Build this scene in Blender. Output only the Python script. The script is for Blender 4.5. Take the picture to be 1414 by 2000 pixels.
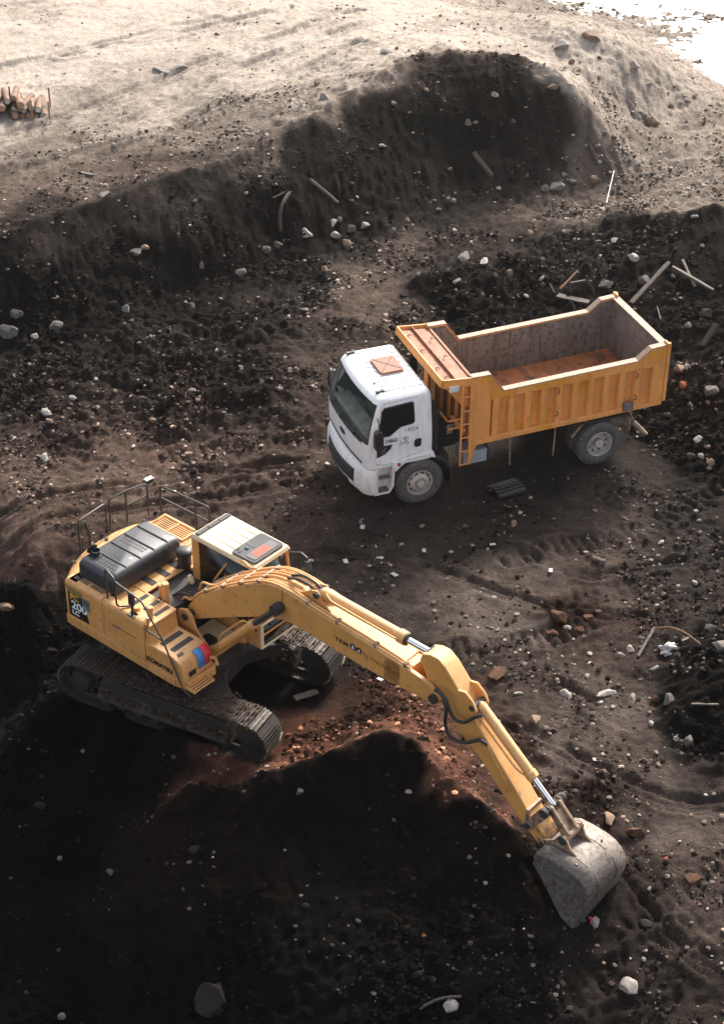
import bpy, bmesh, math, random, zlib
import numpy as np
from mathutils import Vector, Matrix
random.seed(7); RNG = np.random.default_rng(11)
for o in list(bpy.data.objects): bpy.data.objects.remove(o, do_unlink=True)
S = bpy.context.scene
COL = S.collection
R = math.radians
# ------------------------------------------------------------------ camera
PITCH, ROLL, CAM_H, FPX = R(34.648), R(0.397), 22.38, 3628.8      # focal length in pixels of a 1414 wide picture
FW = np.array([0, math.cos(PITCH), -math.sin(PITCH)]); _r = np.array([1., 0, 0]); _u = np.cross(_r, FW)
RT = math.cos(ROLL)*_r + math.sin(ROLL)*_u; UP = -math.sin(ROLL)*_r + math.cos(ROLL)*_u
CP = np.array([0, 0, CAM_H])
cd = bpy.data.cameras.new('camera'); cam = bpy.data.objects.new('camera', cd); COL.objects.link(cam)
cd.sensor_fit = 'HORIZONTAL'; cd.sensor_width = 36; cd.lens = 36*FPX/1414; cd.clip_start = .5; cd.clip_end = 1500
cam.matrix_world = Matrix(((RT[0], UP[0], -FW[0], 0), (RT[1], UP[1], -FW[1], 0), (RT[2], UP[2], -FW[2], CAM_H), (0, 0, 0, 1)))
S.camera = cam
S.render.resolution_x, S.render.resolution_y = 723, 1024
# ------------------------------------------------------------------ sky and sun
SUN_EL, SUN_AZ = R(35), R(24)          # azimuth from +Y (away from the camera) towards +X
W = bpy.data.worlds.new('World'); S.world = W; W.use_nodes = True
nt = W.node_tree; bg = nt.nodes['Background']
sk = nt.nodes.new('ShaderNodeTexSky'); sk.sky_type = 'NISHITA'; sk.sun_disc = False
sk.sun_elevation = SUN_EL; sk.sun_rotation = SUN_AZ; sk.altitude = 200; sk.air_density = 1.0; sk.dust_density = 5.0; sk.ozone_density = 1.0
hs = nt.nodes.new('ShaderNodeHueSaturation'); hs.inputs['Saturation'].default_value = .45     # milky overcast air
nt.links.new(sk.outputs[0], hs.inputs['Color']); nt.links.new(hs.outputs[0], bg.inputs[0]); bg.inputs[1].default_value = .15
sl = bpy.data.lights.new('sun', 'SUN'); sl.energy = 3.3; sl.angle = R(9); sl.color = (1, .93, .83)
so = bpy.data.objects.new('sun', sl); COL.objects.link(so)
sd = Vector((math.sin(SUN_AZ)*math.cos(SUN_EL), math.cos(SUN_AZ)*math.cos(SUN_EL), math.sin(SUN_EL)))
so.rotation_euler = (-sd).to_track_quat('-Z', 'Y').to_euler(); so.location = (10, 60, 40)
S.view_settings.view_transform = 'Standard'; S.view_settings.look = 'None'; S.view_settings.gamma = 1
S.view_settings.exposure = 1.35; S.view_settings.use_curve_mapping = False
S.render.engine = 'CYCLES'
# ------------------------------------------------------------------ helpers: objects
def put(name, me, parent=None, mat=None):
    o = bpy.data.objects.new(name, me); COL.objects.link(o)
    if parent: o.parent = parent
    if mat and me and not me.materials: me.materials.append(mat)
    return o
def tag(o, label=None, cat=None, group=None, kind=None):
    if label: o['label'] = label
    if cat: o['category'] = cat
    if group: o['group'] = group
    if kind: o['kind'] = kind
    return o
def thing(name, label, cat, loc=(0, 0, 0), rz=0, group=None):
    o = bpy.data.objects.new(name, None); COL.objects.link(o); o.location = loc; o.rotation_euler = (0, 0, rz)
    o.empty_display_size = .3
    return tag(o, label, cat, group)
def V3(p): return np.array(p, float)
class MB:
    def __init__(s): s.v = []; s.f = []
    def add(s, vs, fs):
        n = len(s.v); s.v += [tuple(map(float, p)) for p in vs]; s.f += [tuple(n+i for i in f) for f in fs]; return s
    def hexa(s, p): return s.add(p, [(0, 3, 2, 1), (4, 5, 6, 7), (0, 1, 5, 4), (1, 2, 6, 5), (2, 3, 7, 6), (3, 0, 4, 7)])
    def box(s, x0, x1, y0, y1, z0, z1):
        x0, x1 = sorted((x0, x1)); y0, y1 = sorted((y0, y1)); z0, z1 = sorted((z0, z1))
        return s.hexa([(x0, y0, z0), (x1, y0, z0), (x1, y1, z0), (x0, y1, z0), (x0, y0, z1), (x1, y0, z1), (x1, y1, z1), (x0, y1, z1)])
    def prism(s, pts, ax, a, b):
        n = len(pts)
        A = sum(pts[i][0]*pts[(i+1) % n][1]-pts[(i+1) % n][0]*pts[i][1] for i in range(n))
        if A < 0: pts = pts[::-1]
        a, b = sorted((a, b))
        if ax == 'y': m = lambda p, t: (p[0], t, p[1]); lo, hi = b, a
        elif ax == 'x': m = lambda p, t: (t, p[0], p[1]); lo, hi = a, b
        else: m = lambda p, t: (p[0], p[1], t); lo, hi = a, b
        vs = [m(p, lo) for p in pts]+[m(p, hi) for p in pts]
        return s.add(vs, [tuple(range(n))[::-1], tuple(range(n, 2*n))]+[(i, (i+1) % n, n+(i+1) % n, n+i) for i in range(n)])
    def ring(s, c, ax, r, n, ph=0):
        ax = ax/np.linalg.norm(ax); t = np.array([0, 0, 1.]) if abs(ax[2]) < .9 else np.array([1., 0, 0])
        e1 = np.cross(t, ax); e1 /= np.linalg.norm(e1); e2 = np.cross(ax, e1)
        return [c+r*(math.cos(2*math.pi*i/n+ph)*e1+math.sin(2*math.pi*i/n+ph)*e2) for i in range(n)]
    def lathe(s, prof, o, ax, n=24, caps=True):       # prof: (radius, distance along the axis)
        o = V3(o); ax = V3(ax); ax = ax/np.linalg.norm(ax); vs = []; fs = []
        for r, h in prof: vs += s.ring(o+ax*h, ax, max(r, 1e-4), n)
        for k in range(len(prof)-1):
            fs += [(k*n+i, k*n+(i+1) % n, (k+1)*n+(i+1) % n, (k+1)*n+i) for i in range(n)]
        if caps: fs += [tuple(range(n))[::-1], tuple(range((len(prof)-1)*n, len(prof)*n))]
        return s.add(vs, fs)
    def cyl(s, p0, p1, r, n=16, r1=None):
        p0, p1 = V3(p0), V3(p1); L = np.linalg.norm(p1-p0)
        return s.lathe([(r, 0), (r if r1 is None else r1, L)], p0, p1-p0, n)
    def tube(s, path, r, n=8, close=False):
        P = [V3(p) for p in path]; vs = []; fs = []; e1 = None; m = len(P)
        for i, p in enumerate(P):
            d = (P[(i+1) % m]-P[i-1]) if close else (P[min(i+1, m-1)]-P[max(i-1, 0)])
            d = d/np.linalg.norm(d)
            if e1 is None:
                t = np.array([0, 0, 1.]) if abs(d[2]) < .9 else np.array([1., 0, 0]); e1 = np.cross(t, d)
            e1 = e1-d*(e1@d); e1 /= np.linalg.norm(e1); e2 = np.cross(d, e1)
            k = 1.
            if 0 < i < m-1:
                a = P[i]-P[i-1]; b = P[i+1]-P[i]; c = a@b/np.linalg.norm(a)/np.linalg.norm(b); k = 1/max(.6, math.sqrt((1+max(-1, c))/2))
            vs += [p+r*(math.cos(2*math.pi*j/n)*e1+math.sin(2*math.pi*j/n)*e2) for j in range(n)]
        for k in range(m if close else m-1):
            k2 = (k+1) % m; fs += [(k*n+i, k*n+(i+1) % n, k2*n+(i+1) % n, k2*n+i) for i in range(n)]
        if not close: fs += [tuple(range(n))[::-1], tuple(range((m-1)*n, m*n))]
        return s.add(vs, fs)
    def grid(s, G, flip=False):                       # G[i][j] points
        a, b = len(G), len(G[0]); vs = [p for r in G for p in r]
        fs = [(i*b+j, i*b+j+1, (i+1)*b+j+1, (i+1)*b+j) for i in range(a-1) for j in range(b-1)]
        return s.add(vs, [f[::-1] for f in fs] if flip else fs)
    def build(s, name, mat, parent=None, bevel=0, seg=2, smooth=True, ang=38, solid=0, fix=True):
        me = bpy.data.meshes.new(name); me.from_pydata(s.v, [], s.f); bm = bmesh.new(); bm.from_mesh(me)
        if solid or not fix: pass
        else: bmesh.ops.recalc_face_normals(bm, faces=bm.faces)
        for f in bm.faces: f.smooth = smooth
        for e in bm.edges:
            if len(e.link_faces) == 2 and e.calc_face_angle(0) > R(ang): e.smooth = False
        bm.to_mesh(me); bm.free()
        o = put(name, me, parent, mat)
        if solid: m = o.modifiers.new('solid', 'SOLIDIFY'); m.thickness = solid; m.offset = 0
        if bevel:
            m = o.modifiers.new('bevel', 'BEVEL'); m.width = bevel; m.segments = seg; m.limit_method = 'ANGLE'; m.angle_limit = R(ang-4); m.harden_normals = True
        return o
def arc(p, n=4, r=.1):                                # round the corners of a 3-D polyline
    P = [V3(q) for q in p]; out = [P[0]]
    for i in range(1, len(P)-1):
        a, b, c = P[i-1], P[i], P[i+1]; la, lc = np.linalg.norm(a-b), np.linalg.norm(c-b); k = min(r, la*.45, lc*.45)
        s0, s1 = b+(a-b)/la*k, b+(c-b)/lc*k
        out += [(1-t)**2*s0+2*t*(1-t)*b+t*t*s1 for t in np.linspace(0, 1, n+1)]
    return out+[P[-1]]
def text(name, body, size, mat, parent, org, xd, ud, width=None, bold=0., sp=1.):
    cu = bpy.data.curves.new('txt', 'FONT'); cu.body = body; cu.size = size; cu.extrude = .001; cu.offset = bold; cu.space_character = sp
    ob = bpy.data.objects.new('txt', cu); COL.objects.link(ob)
    dg = bpy.context.evaluated_depsgraph_get(); dg.update(); me = bpy.data.meshes.new_from_object(ob.evaluated_get(dg))
    bpy.data.objects.remove(ob); co = np.empty(len(me.vertices)*3); me.vertices.foreach_get('co', co); co = co.reshape(-1, 3)
    co[:, 0] -= co[:, 0].min()
    if width: co[:, 0] *= width/co[:, 0].max()
    xd, ud, org = V3(xd), V3(ud), V3(org); xd /= np.linalg.norm(xd); ud /= np.linalg.norm(ud); nd = np.cross(xd, ud)
    co = org+co[:, :1]*xd+co[:, 1:2]*ud+co[:, 2:3]*nd; me.vertices.foreach_set('co', co.ravel()); me.update(); me.name = name
    me.materials.clear()
    return put(name, me, parent, mat)
# ------------------------------------------------------------------ helpers: materials
class NT:
    def __init__(s, name):
        s.m = bpy.data.materials.new(name); s.m.use_nodes = True; s.t = s.m.node_tree; s.b = s.t.nodes['Principled BSDF']
        s.tc = s.t.nodes.new('ShaderNodeTexCoord')
    def n(s, k, **kw):
        x = s.t.nodes.new('ShaderNode'+k)
        for a, b in kw.items(): setattr(x, a, b)
        return x
    def l(s, a, b): s.t.links.new(a, b)
    def noise(s, scale, detail=4, rough=.6, co=None, dist=0.):
        x = s.n('TexNoise'); x.inputs['Scale'].default_value = scale; x.inputs['Detail'].default_value = detail
        x.inputs['Roughness'].default_value = rough; x.inputs['Distortion'].default_value = dist
        s.l(co or s.tc.outputs['Object'], x.inputs['Vector']); return x.outputs['Fac']
    def ramp(s, fac, stops):
        x = s.n('ValToRGB'); e = x.color_ramp.elements
        while len(e) < len(stops): e.new(.5)
        for i, (p, c) in enumerate(stops):
            e[i].position = p; e[i].color = (c, c, c, 1) if np.isscalar(c) else (*c, 1)
        s.l(fac, x.inputs[0]); return x.outputs[0]
    def math(s, op, a, b=0., clamp=False):
        x = s.n('Math', operation=op); x.use_clamp = clamp
        for i, q in enumerate((a, b)):
            if hasattr(q, 'links'): s.l(q, x.inputs[i])
            else: x.inputs[i].default_value = q
        return x.outputs[0]
    def mix(s, fac, a, b, mode='MIX'):
        x = s.n('MixRGB', blend_type=mode)
        for i, q in zip(('Fac', 'Color1', 'Color2'), (fac, a, b)):
            if hasattr(q, 'links'): s.l(q, x.inputs[i])
            else: x.inputs[i].default_value = q if i == 'Fac' else (*q, 1)
        return x.outputs[0]
    def bump(s, h, dist=.01, strength=1., prev=None):
        x = s.n('Bump'); x.inputs['Distance'].default_value = dist; x.inputs['Strength'].default_value = strength
        s.l(h, x.inputs['Height'])
        if prev: s.l(prev, x.inputs['Normal'])
        return x.outputs[0]
def paint(name, col, rough=.45, dust=.35, dustcol=(.17, .13, .1), wear=.0, wearcol=(.12, .05, .025), metal=0., vary=.12, wscale=9, updust_lit=.5, grime=0., patch=None, mud=None, stripes=0.):
    k = NT(name); c = V3(col)
    n1 = k.noise(2.2, 5); n2 = k.noise(14, 6, .65); n3 = k.noise(wscale, 8, .7, dist=.4)
    base = k.mix(k.ramp(n1, [(.3, 0.), (.7, 1.)]), tuple(c*(1-vary)), tuple(np.minimum(c*(1+vary), .95)))
    if patch: base = k.mix(k.ramp(k.noise(patch[1], 3, .5), [(patch[2], 0.), (patch[2]+.04, 1.)]), base, patch[0])
    if wear: base = k.mix(k.math('MULTIPLY', k.ramp(n3, [(1-wear-.06, 0.), (1-wear+.03, 1.)]), .9), base, wearcol)
    ge = k.n('NewGeometry'); sx = k.n('SeparateXYZ'); k.l(ge.outputs['Normal'], sx.inputs[0])
    upf = k.math('MULTIPLY', k.math('MAXIMUM', sx.outputs['Z'], 0.), updust_lit)  # dust on upward faces; on boom and arm it also paints sunlit tops
    fac = k.math('MULTIPLY', k.math('ADD', k.math('MULTIPLY', k.ramp(n2, [(.35, 0.), (.75, 1.)]), dust), k.math('MULTIPLY', upf, k.ramp(n1, [(.25, .2), (.75, 1.)]))), .9, True)
    colr = k.mix(fac, base, dustcol)
    if grime:
        mp = k.n('Mapping'); mp.inputs['Scale'].default_value = (9, 9, 1.1); k.l(k.tc.outputs['Object'], mp.inputs[0])
        colr = k.mix(k.math('MULTIPLY', k.ramp(k.noise(1.3, 5, .6, mp.outputs[0]), [(.5, 0.), (.72, 1.)]), grime), colr, (.05, .035, .027))
    if mud:                                           # mud splashed towards the digging end
        so_ = k.n('SeparateXYZ'); k.l(k.tc.outputs['Object'], so_.inputs[0]); mr_ = k.n('MapRange'); mr_.inputs['From Min'].default_value, mr_.inputs['From Max'].default_value = mud
        k.l(so_.outputs['X'], mr_.inputs['Value']); th_ = k.math('SUBTRACT', .78, k.math('MULTIPLY', mr_.outputs[0], .36))
        colr = k.mix(k.math('MULTIPLY', k.math('MULTIPLY', k.math('SUBTRACT', k.noise(7, 6, .65), th_), 9., True), .85), colr, (.1, .055, .03))
    if stripes:
        mp2 = k.n('Mapping'); mp2.inputs['Scale'].default_value = (5.2, .7, 1); mp2.inputs['Rotation'].default_value = (0, 0, .5); k.l(k.tc.outputs['Object'], mp2.inputs[0])
        colr = k.mix(k.math('MULTIPLY', k.ramp(k.noise(1.1, 4, .6, mp2.outputs[0]), [(.4, 0.), (.68, 1.)]), stripes), colr, (.07, .045, .035))
    k.l(colr, k.b.inputs['Base Color'])
    k.l(k.math('ADD', k.math('MULTIPLY', fac, .4), k.math('ADD', k.math('MULTIPLY', n2, .2), rough-.1), True), k.b.inputs['Roughness'])
    k.b.inputs['Metallic'].default_value = metal
    k.l(k.bump(n2, .002, .35), k.b.inputs['Normal'])
    return k.m
def simple(name, col, rough=.6, metal=0., vary=.2, scale=12, spec=None):
    k = NT(name); c = V3(col)
    k.l(k.mix(k.ramp(k.noise(scale, 5), [(.3, 0.), (.7, 1.)]), tuple(c*(1-vary)), tuple(c*(1+vary))), k.b.inputs['Base Color'])
    k.b.inputs['Roughness'].default_value = rough; k.b.inputs['Metallic'].default_value = metal
    if spec is not None: k.b.inputs['Specular IOR Level'].default_value = spec
    return k.m
def glass(name, col=(.02, .03, .03), alpha=.55, rough=.06):
    k = NT(name); k.b.inputs['Base Color'].default_value = (*col, 1); k.b.inputs['Roughness'].default_value = rough
    k.b.inputs['Alpha'].default_value = alpha; k.b.inputs['IOR'].default_value = 1.5
    f = k.ramp(k.noise(5, 5), [(.4, rough), (.8, rough+.25)]); k.l(f, k.b.inputs['Roughness'])
    return k.m
M = {}
M['yellow'] = paint('excavator_yellow', (.60, .275, .075), .42, .28, wear=.36, wearcol=(.17, .08, .035), grime=.3, updust_lit=.42, dustcol=(.36, .25, .14))
M['boomyel'] = paint('boom_yellow', (.585, .26, .06), .42, .24, wear=.365, wearcol=(.2, .095, .035), grime=.1, updust_lit=.55, dustcol=(.62, .46, .26))  # cream upward faces: sunlit top painted in with the dust
M['armyel'] = paint('arm_yellow_muddy', (.585, .26, .06), .42, .2, wear=.34, wearcol=(.25, .11, .035), grime=.06, updust_lit=.55, dustcol=(.66, .49, .27), mud=(6.6, 8.1))  # same painted sunlit top as the boom, plus real mud
M['cream'] = paint('faded_roof_paint', (.62, .47, .29), .5, .25, wear=.28, wearcol=(.3, .17, .08), updust_lit=.3, dustcol=(.45, .37, .27))
M['orange'] = paint('dump_bed_orange', (.76, .30, .065), .5, .3, wear=.33, wearcol=(.17, .12, .1), grime=.22, vary=.14, updust_lit=.3, patch=((.68, .26, .02), 1.1, .56), dustcol=(.46, .31, .2))
M['orange_edge'] = paint('worn_bed_rim', (.33, .2, .12), .6, .4, wear=.45, wearcol=(.2, .12, .08), dustcol=(.3, .26, .22))
M['rustfloor'] = paint('rusty_bed_floor', (.5, .15, .04), .6, .2, wear=.42, wearcol=(.07, .03, .02), dustcol=(.16, .12, .1), updust_lit=.15, wscale=3, stripes=.5)
M['rustplate'] = paint('rusty_canopy_plate', (.30, .11, .05), .65, .45, wear=.45, wearcol=(.16, .06, .03), dustcol=(.22, .13, .09), updust_lit=.3, wscale=4)
M['liner'] = paint('scraped_bed_steel', (.17, .145, .125), .55, .4, wear=.42, wearcol=(.06, .035, .025), grime=.75, vary=.3, dustcol=(.1, .075, .06))
M['white'] = paint('white_cab_paint', (.80, .80, .80), .3, .12, wear=.17, wearcol=(.3, .22, .16), vary=.03, updust_lit=.1, grime=.22)
M['whitespray'] = paint('mud_sprayed_white', (.78, .775, .765), .36, .26, wear=.27, wearcol=(.3, .23, .18), vary=.05, updust_lit=.12, grime=.3, dustcol=(.36, .3, .25))
M['whitedirty'] = paint('dirty_white_paint', (.7, .69, .67), .45, .3, wear=.25, wearcol=(.2, .14, .1), vary=.06, updust_lit=.2, grime=.35)
M['black'] = paint('black_plastic', (.012, .012, .013), .5, .12, vary=.2, updust_lit=.12, dustcol=(.08, .065, .055))
M['hood'] = paint('black_hood_paint', (.015, .017, .021), .38, .1, vary=.2, updust_lit=.1, dustcol=(.13, .12, .115))
M['dark'] = paint('dark_chassis', (.022, .02, .019), .65, .45, dustcol=(.07, .052, .042), updust_lit=.4)
M['rubber'] = paint('tyre_rubber', (.038, .036, .034), .8, .8, dustcol=(.17, .152, .135), updust_lit=.4)
M['rim'] = paint('dusty_wheel_steel', (.5, .46, .42), .5, .35, wear=.38, wearcol=(.1, .06, .04), dustcol=(.2, .16, .125), metal=.2)
M['steel'] = simple('polished_rod', (.75, .74, .72), .16, 1., .05)
M['greysteel'] = paint('worn_bucket_steel', (.165, .148, .133), .45, .45, wear=.46, wearcol=(.075, .047, .032), dustcol=(.115, .09, .072), metal=.35, grime=.4, wscale=15)
M['linkage'] = paint('rusted_linkage', (.33, .21, .13), .5, .4, wear=.45, wearcol=(.09, .055, .04), dustcol=(.2, .15, .11), metal=.2)
M['track'] = paint('muddy_track_steel', (.028, .024, .021), .55, .6, wear=.3, wearcol=(.12, .1, .09), dustcol=(.035, .024, .018), updust_lit=.5, metal=.3)
M['shoe'] = paint('track_shoe_steel', (.05, .043, .038), .42, .75, wear=.36, wearcol=(.16, .14, .125), dustcol=(.04, .028, .021), updust_lit=.3, metal=.5, wscale=6)
M['rail'] = paint('handrail_black', (.02, .02, .021), .45, .15, updust_lit=.15)
M['glass'] = glass('tinted_glass', (.012, .017, .017), .62)
M['glassdark'] = glass('dark_side_glass', (.006, .007, .008), .9)
M['glassgreen'] = glass('greenish_windscreen', (.06, .09, .08), .3)
M['grip'] = paint('anti_slip_tape', (.02, .02, .02), .95, .6, dustcol=(.07, .06, .055))
M['red'] = simple('red_decal', (.62, .03, .045), .5); M['blue'] = simple('blue_decal', (.06, .2, .48), .5)
M['salmon'] = simple('faded_red_sticker', (.75, .085, .055), .85, vary=.08); M['letter'] = simple('black_lettering', (.012, .011, .011), .6)
M['letterw'] = simple('white_lettering', (.75, .75, .73), .6, vary=.05); M['lettery'] = simple('yellow_lettering', (.7, .38, .03), .6)
M['lettergrey'] = simple('grey_lettering', (.22, .22, .23), .5); M['letterbrown'] = simple('faded_lettering', (.16, .07, .015), .6)
M['brown'] = paint('brown_hatch_vinyl', (.2, .06, .028), .6, .15, updust_lit=.1)
M['grey'] = paint('grey_plastic', (.05, .054, .062), .8, .15, updust_lit=.05); M['greylight'] = paint('light_grey_panel', (.12, .125, .13), .8, .3)
M['lampred'] = simple('red_lamp_lens', (.35, .03, .02), .2); M['lampwhite'] = simple('white_lamp_lens', (.6, .6, .6), .3, vary=.05)
M['seat'] = simple('cab_interior', (.3, .3, .26), .9, vary=.4, scale=3); M['tank'] = paint('blue_grey_tank', (.3, .33, .38), .5, .4)
M['hose'] = simple('black_hose', (.015, .015, .016), .5)
M['mud'] = simple('dried_mud', (.045, .028, .02), .95, 0, .4, 20, .1)
# ------------------------------------------------------------------ terrain
def ray(u, v): return FW+RT*(u-707)/FPX-UP*(v-1000)/FPX
def at(u, v, z=0.):                                   # point of height z seen at a picture position
    d = ray(u, v); return CP+d*((z-CAM_H)/d[2])
_perm = RNG.permutation(4096)
def _h(ix, iy, sd): return _perm[(_perm[(ix+sd*131) & 4095]+iy*7+sd) & 4095]
def perlin(x, y, sd=0):
    ix = np.floor(x).astype(np.int64); iy = np.floor(y).astype(np.int64); fx = x-ix; fy = y-iy
    u = fx*fx*fx*(fx*(fx*6-15)+10); v = fy*fy*fy*(fy*(fy*6-15)+10)
    def g(i, j):
        a = _h(ix+i, iy+j, sd)*(2*math.pi/4096); return np.cos(a)*(fx-i)+np.sin(a)*(fy-j)
    a = g(0, 0)*(1-u)+g(1, 0)*u; b = g(0, 1)*(1-u)+g(1, 1)*u
    return (a*(1-v)+b*v)*1.5
def fbm(x, y, oct=4, sd=0, gain=.5):
    s = 0; a = 1.
    for k in range(oct): s = s+a*perlin(x*2**k, y*2**k, sd+k*17); a *= gain
    return s
def billow(x, y, oct=3, sd=0, gain=.55):
    s = 0; a = 1.
    for k in range(oct): s = s+a*(np.abs(perlin(x*2**k, y*2**k, sd+k*13))*2-.5); a *= gain
    return s
CTL = [  # work ground
 (640,990,0),(820,1000,0),(1000,960,0),(1200,930,0),(1300,960,0),(600,900,.05),(500,960,0),(300,920,0),(150,930,0),(20,950,.02),(20,1050,0),(60,1105,0),
 (700,1080,0),(900,1080,0),(1100,1050,0),(1350,1080,.02),(760,1200,-.05),(900,1200,0),(1050,1150,0),(1400,1150,.05),(950,1300,0),(1100,1300,0),(1200,1300,0),
 (1000,1400,0),(1150,1450,0),(1250,1430,0),(1100,1550,0),(1250,1560,0),(1300,1700,-.1),(1400,1600,0),(1400,1800,-.15),(1200,1850,-.35),(1300,1950,-.5),(1100,1990,-.8),
 (850,1960,-.95),(1000,1900,-.7),(1130,1800,-.35),(650,1300,-.4),(720,1290,-.25),(700,1350,-.3),
 # pit left of the excavator
 (0,1135,0),(50,1137,0),(100,1155,-.03),(0,1165,-.6),(60,1172,-.7),(110,1230,-1.0),(0,1300,-1.2),(100,1310,-1.2),(50,1400,-1.3),(150,1460,-1.2),(260,1500,-1.1),
 (0,1550,-1.5),(100,1700,-1.9),(150,1850,-2.2),(30,1800,-2.2),(50,1990,-2.5),(170,1990,-2.4),(0,1200,-.9),
 # spoil mound in the foreground
 (360,1525,.2),(430,1533,.45),(520,1525,.6),(600,1505,.75),(680,1475,.85),(740,1452,1.05),(800,1465,1.),(850,1510,.85),(920,1575,.6),(1000,1640,.35),(1060,1690,.1),(1100,1760,-.2),
 (560,1440,-.25),(650,1400,-.2),(700,1390,.0),(780,1400,.3),(850,1430,.3),(900,1480,.25),(980,1560,.12),(1060,1620,0),
 (640,1650,-.05),(640,1800,-.52),(640,1950,-1.02),(850,1650,.15),(850,1800,-.45),(1000,1750,-.15),(740,1540,.56),(680,1560,.42),(600,1590,.28),(850,1590,.42),(500,1610,.15),
 (450,1700,-.2),(450,1850,-.9),(400,1980,-1.5),(700,1990,-1.1),(320,1690,-.55),(280,1800,-1.05),(240,1950,-1.65),(200,1700,-1.6),(410,1600,.08),(340,1600,-.25),(300,1580,-.9),
 # rough ground and embankment
 (100,850,.1),(300,850,.15),(500,830,.15),(100,750,.2),(300,720,.25),(500,700,.3),(600,620,.35),(100,690,.3),(300,650,.3),(450,580,.35),(620,520,.4),(760,480,.4),
 (0,650,.35),(110,640,.35),(270,600,.4),(400,545,.4),(560,490,.4),(680,470,.4),(760,445,.4),(850,405,.4),(960,378,.4),(1080,362,.4),(1170,338,.4),(1235,295,.4),(1260,250,.45),
 (0,490,1.6),(150,435,1.75),(300,385,1.85),(450,340,1.9),(560,280,2.1),(650,220,2.35),(740,165,2.6),(840,122,2.7),(950,118,2.7),(1060,150,2.5),(1130,195,2.1),(1190,245,1.3),
 (400,470,1.15),(560,400,1.3),(700,330,1.5),(850,260,1.6),(960,245,1.6),(1060,270,1.35),(880,160,2.55),(960,170,2.5),(200,540,.95),(60,570,.95),(1010,190,2.25),
 (0,350,1.6),(0,200,1.5),(200,300,1.65),(400,250,1.7),(200,150,1.6),(100,50,1.6),(400,100,1.7),(600,150,2.),(600,50,1.8),(750,90,2.3),(850,40,1.9),(900,70,2.2),(1000,30,1.6),(700,10,1.7),(300,10,1.6),
 (960,95,2.35),(1050,60,2.1),(1100,55,2.3),(1170,60,2.2),(1220,80,1.9),(1290,130,1.2),(1380,190,.5),(1240,235,.45),(1320,215,.4),(1400,225,.35),(1010,110,2.2),(1100,110,1.9),(1200,150,1.4),
 (1300,60,.15),(1400,100,.16),(1250,20,.15),(1400,20,.14),(1180,22,.17),(1100,4,.18),(1330,110,.1),(1400,150,.14),(1020,5,.26),(1060,22,.24),(960,2,.4),
 (1300,280,.4),(1400,270,.45),(1200,400,.4),(1000,450,.45),(900,480,.45),(850,540,.4),(760,560,.35),
 (1414,350,1.2),(1330,370,1.1),(1250,385,.8),(1150,415,.55),(1414,415,1.65),(1350,428,1.6),(1270,440,1.3),(1180,455,1.),(1080,470,.7),(1000,490,.6),
 (1380,560,.95),(1280,560,.85),(1180,560,.75),(1100,560,.7),(1000,570,.5),(920,590,.4),(1390,650,.7),
 (1340,740,.6),(1395,730,.75),(1395,800,.5),(1330,850,.15),(1390,880,.3),(1400,950,.12),(1340,930,.04),
 (1400,1340,.6),(1350,1360,.4),(1285,1370,.02),(1410,1450,.35),(1345,1490,.03),(1400,1240,.2),(1300,1290,.08)]
TRUCK = (0.779, 33.857, 3.5165); EXC = (-2.954, 27.204, -.41, -.70066); UCYAW = R(13.2)
def frame_pt(fr, x, y):
    c, s = math.cos(fr[-1]), math.sin(fr[-1]); return fr[0]+c*x-s*y, fr[1]+s*x+c*y
CP3 = [at(*c) for c in CTL]
for x in (1, 0, -2, -4.3, -5.6):
    for y in (-1.2, 0, 1.2): a, b = frame_pt(TRUCK, x, y); CP3.append(np.array([a, b, 0.]))
_uc = (EXC[0], EXC[1], EXC[3]+UCYAW)
for x in (-2.2, -1.1, 0, 1.1, 2.1):
    for y in (-1.5, -.9, .9, 1.5): a, b = frame_pt(_uc, x, y); CP3.append(np.array([a, b, EXC[2]]))
for x in (-2.1, -1., 0, 1., 2.): a, b = frame_pt(_uc, x, -1.85); CP3.append(np.array([a, b, EXC[2]+.3])); a, b = frame_pt(_uc, x, -2.5); CP3.append(np.array([a, b, EXC[2]-.2-.1*(2-x)]))
for x, y, dz in ((2.5, -1.2, .14), (2.45, -1.65, .2), (2.5, -.7, .12), (2.9, -1.2, .1)): a, b = frame_pt(_uc, x, y); CP3.append(np.array([a, b, EXC[2]+dz]))
CP3 = np.array(CP3)
def tps(P, z, lam=.004):
    n = len(P); sc = 10.
    Q = P/sc; d2 = ((Q[:, None]-Q[None])**2).sum(-1); K = .5*d2*np.log(d2+1e-12)+lam*np.eye(n)*.1
    B = np.c_[np.ones(n), Q]; A = np.block([[K, B], [B.T, np.zeros((3, 3))]])
    w = np.linalg.solve(A, np.r_[z, 0, 0, 0])
    def f(X, Y):
        out = np.empty(X.shape); xf, yf, of = X.ravel()/sc, Y.ravel()/sc, out.ravel()
        for i in range(0, len(xf), 40000):
            a = xf[i:i+40000, None]-Q[None, :, 0]; b = yf[i:i+40000, None]-Q[None, :, 1]; d = a*a+b*b
            of[i:i+40000] = (.5*d*np.log(d+1e-12))@w[:n]+w[n]+w[n+1]*xf[i:i+40000]+w[n+2]*yf[i:i+40000]
        return of.reshape(X.shape)
    return f
HF = tps(CP3[:, :2], CP3[:, 2])
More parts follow.
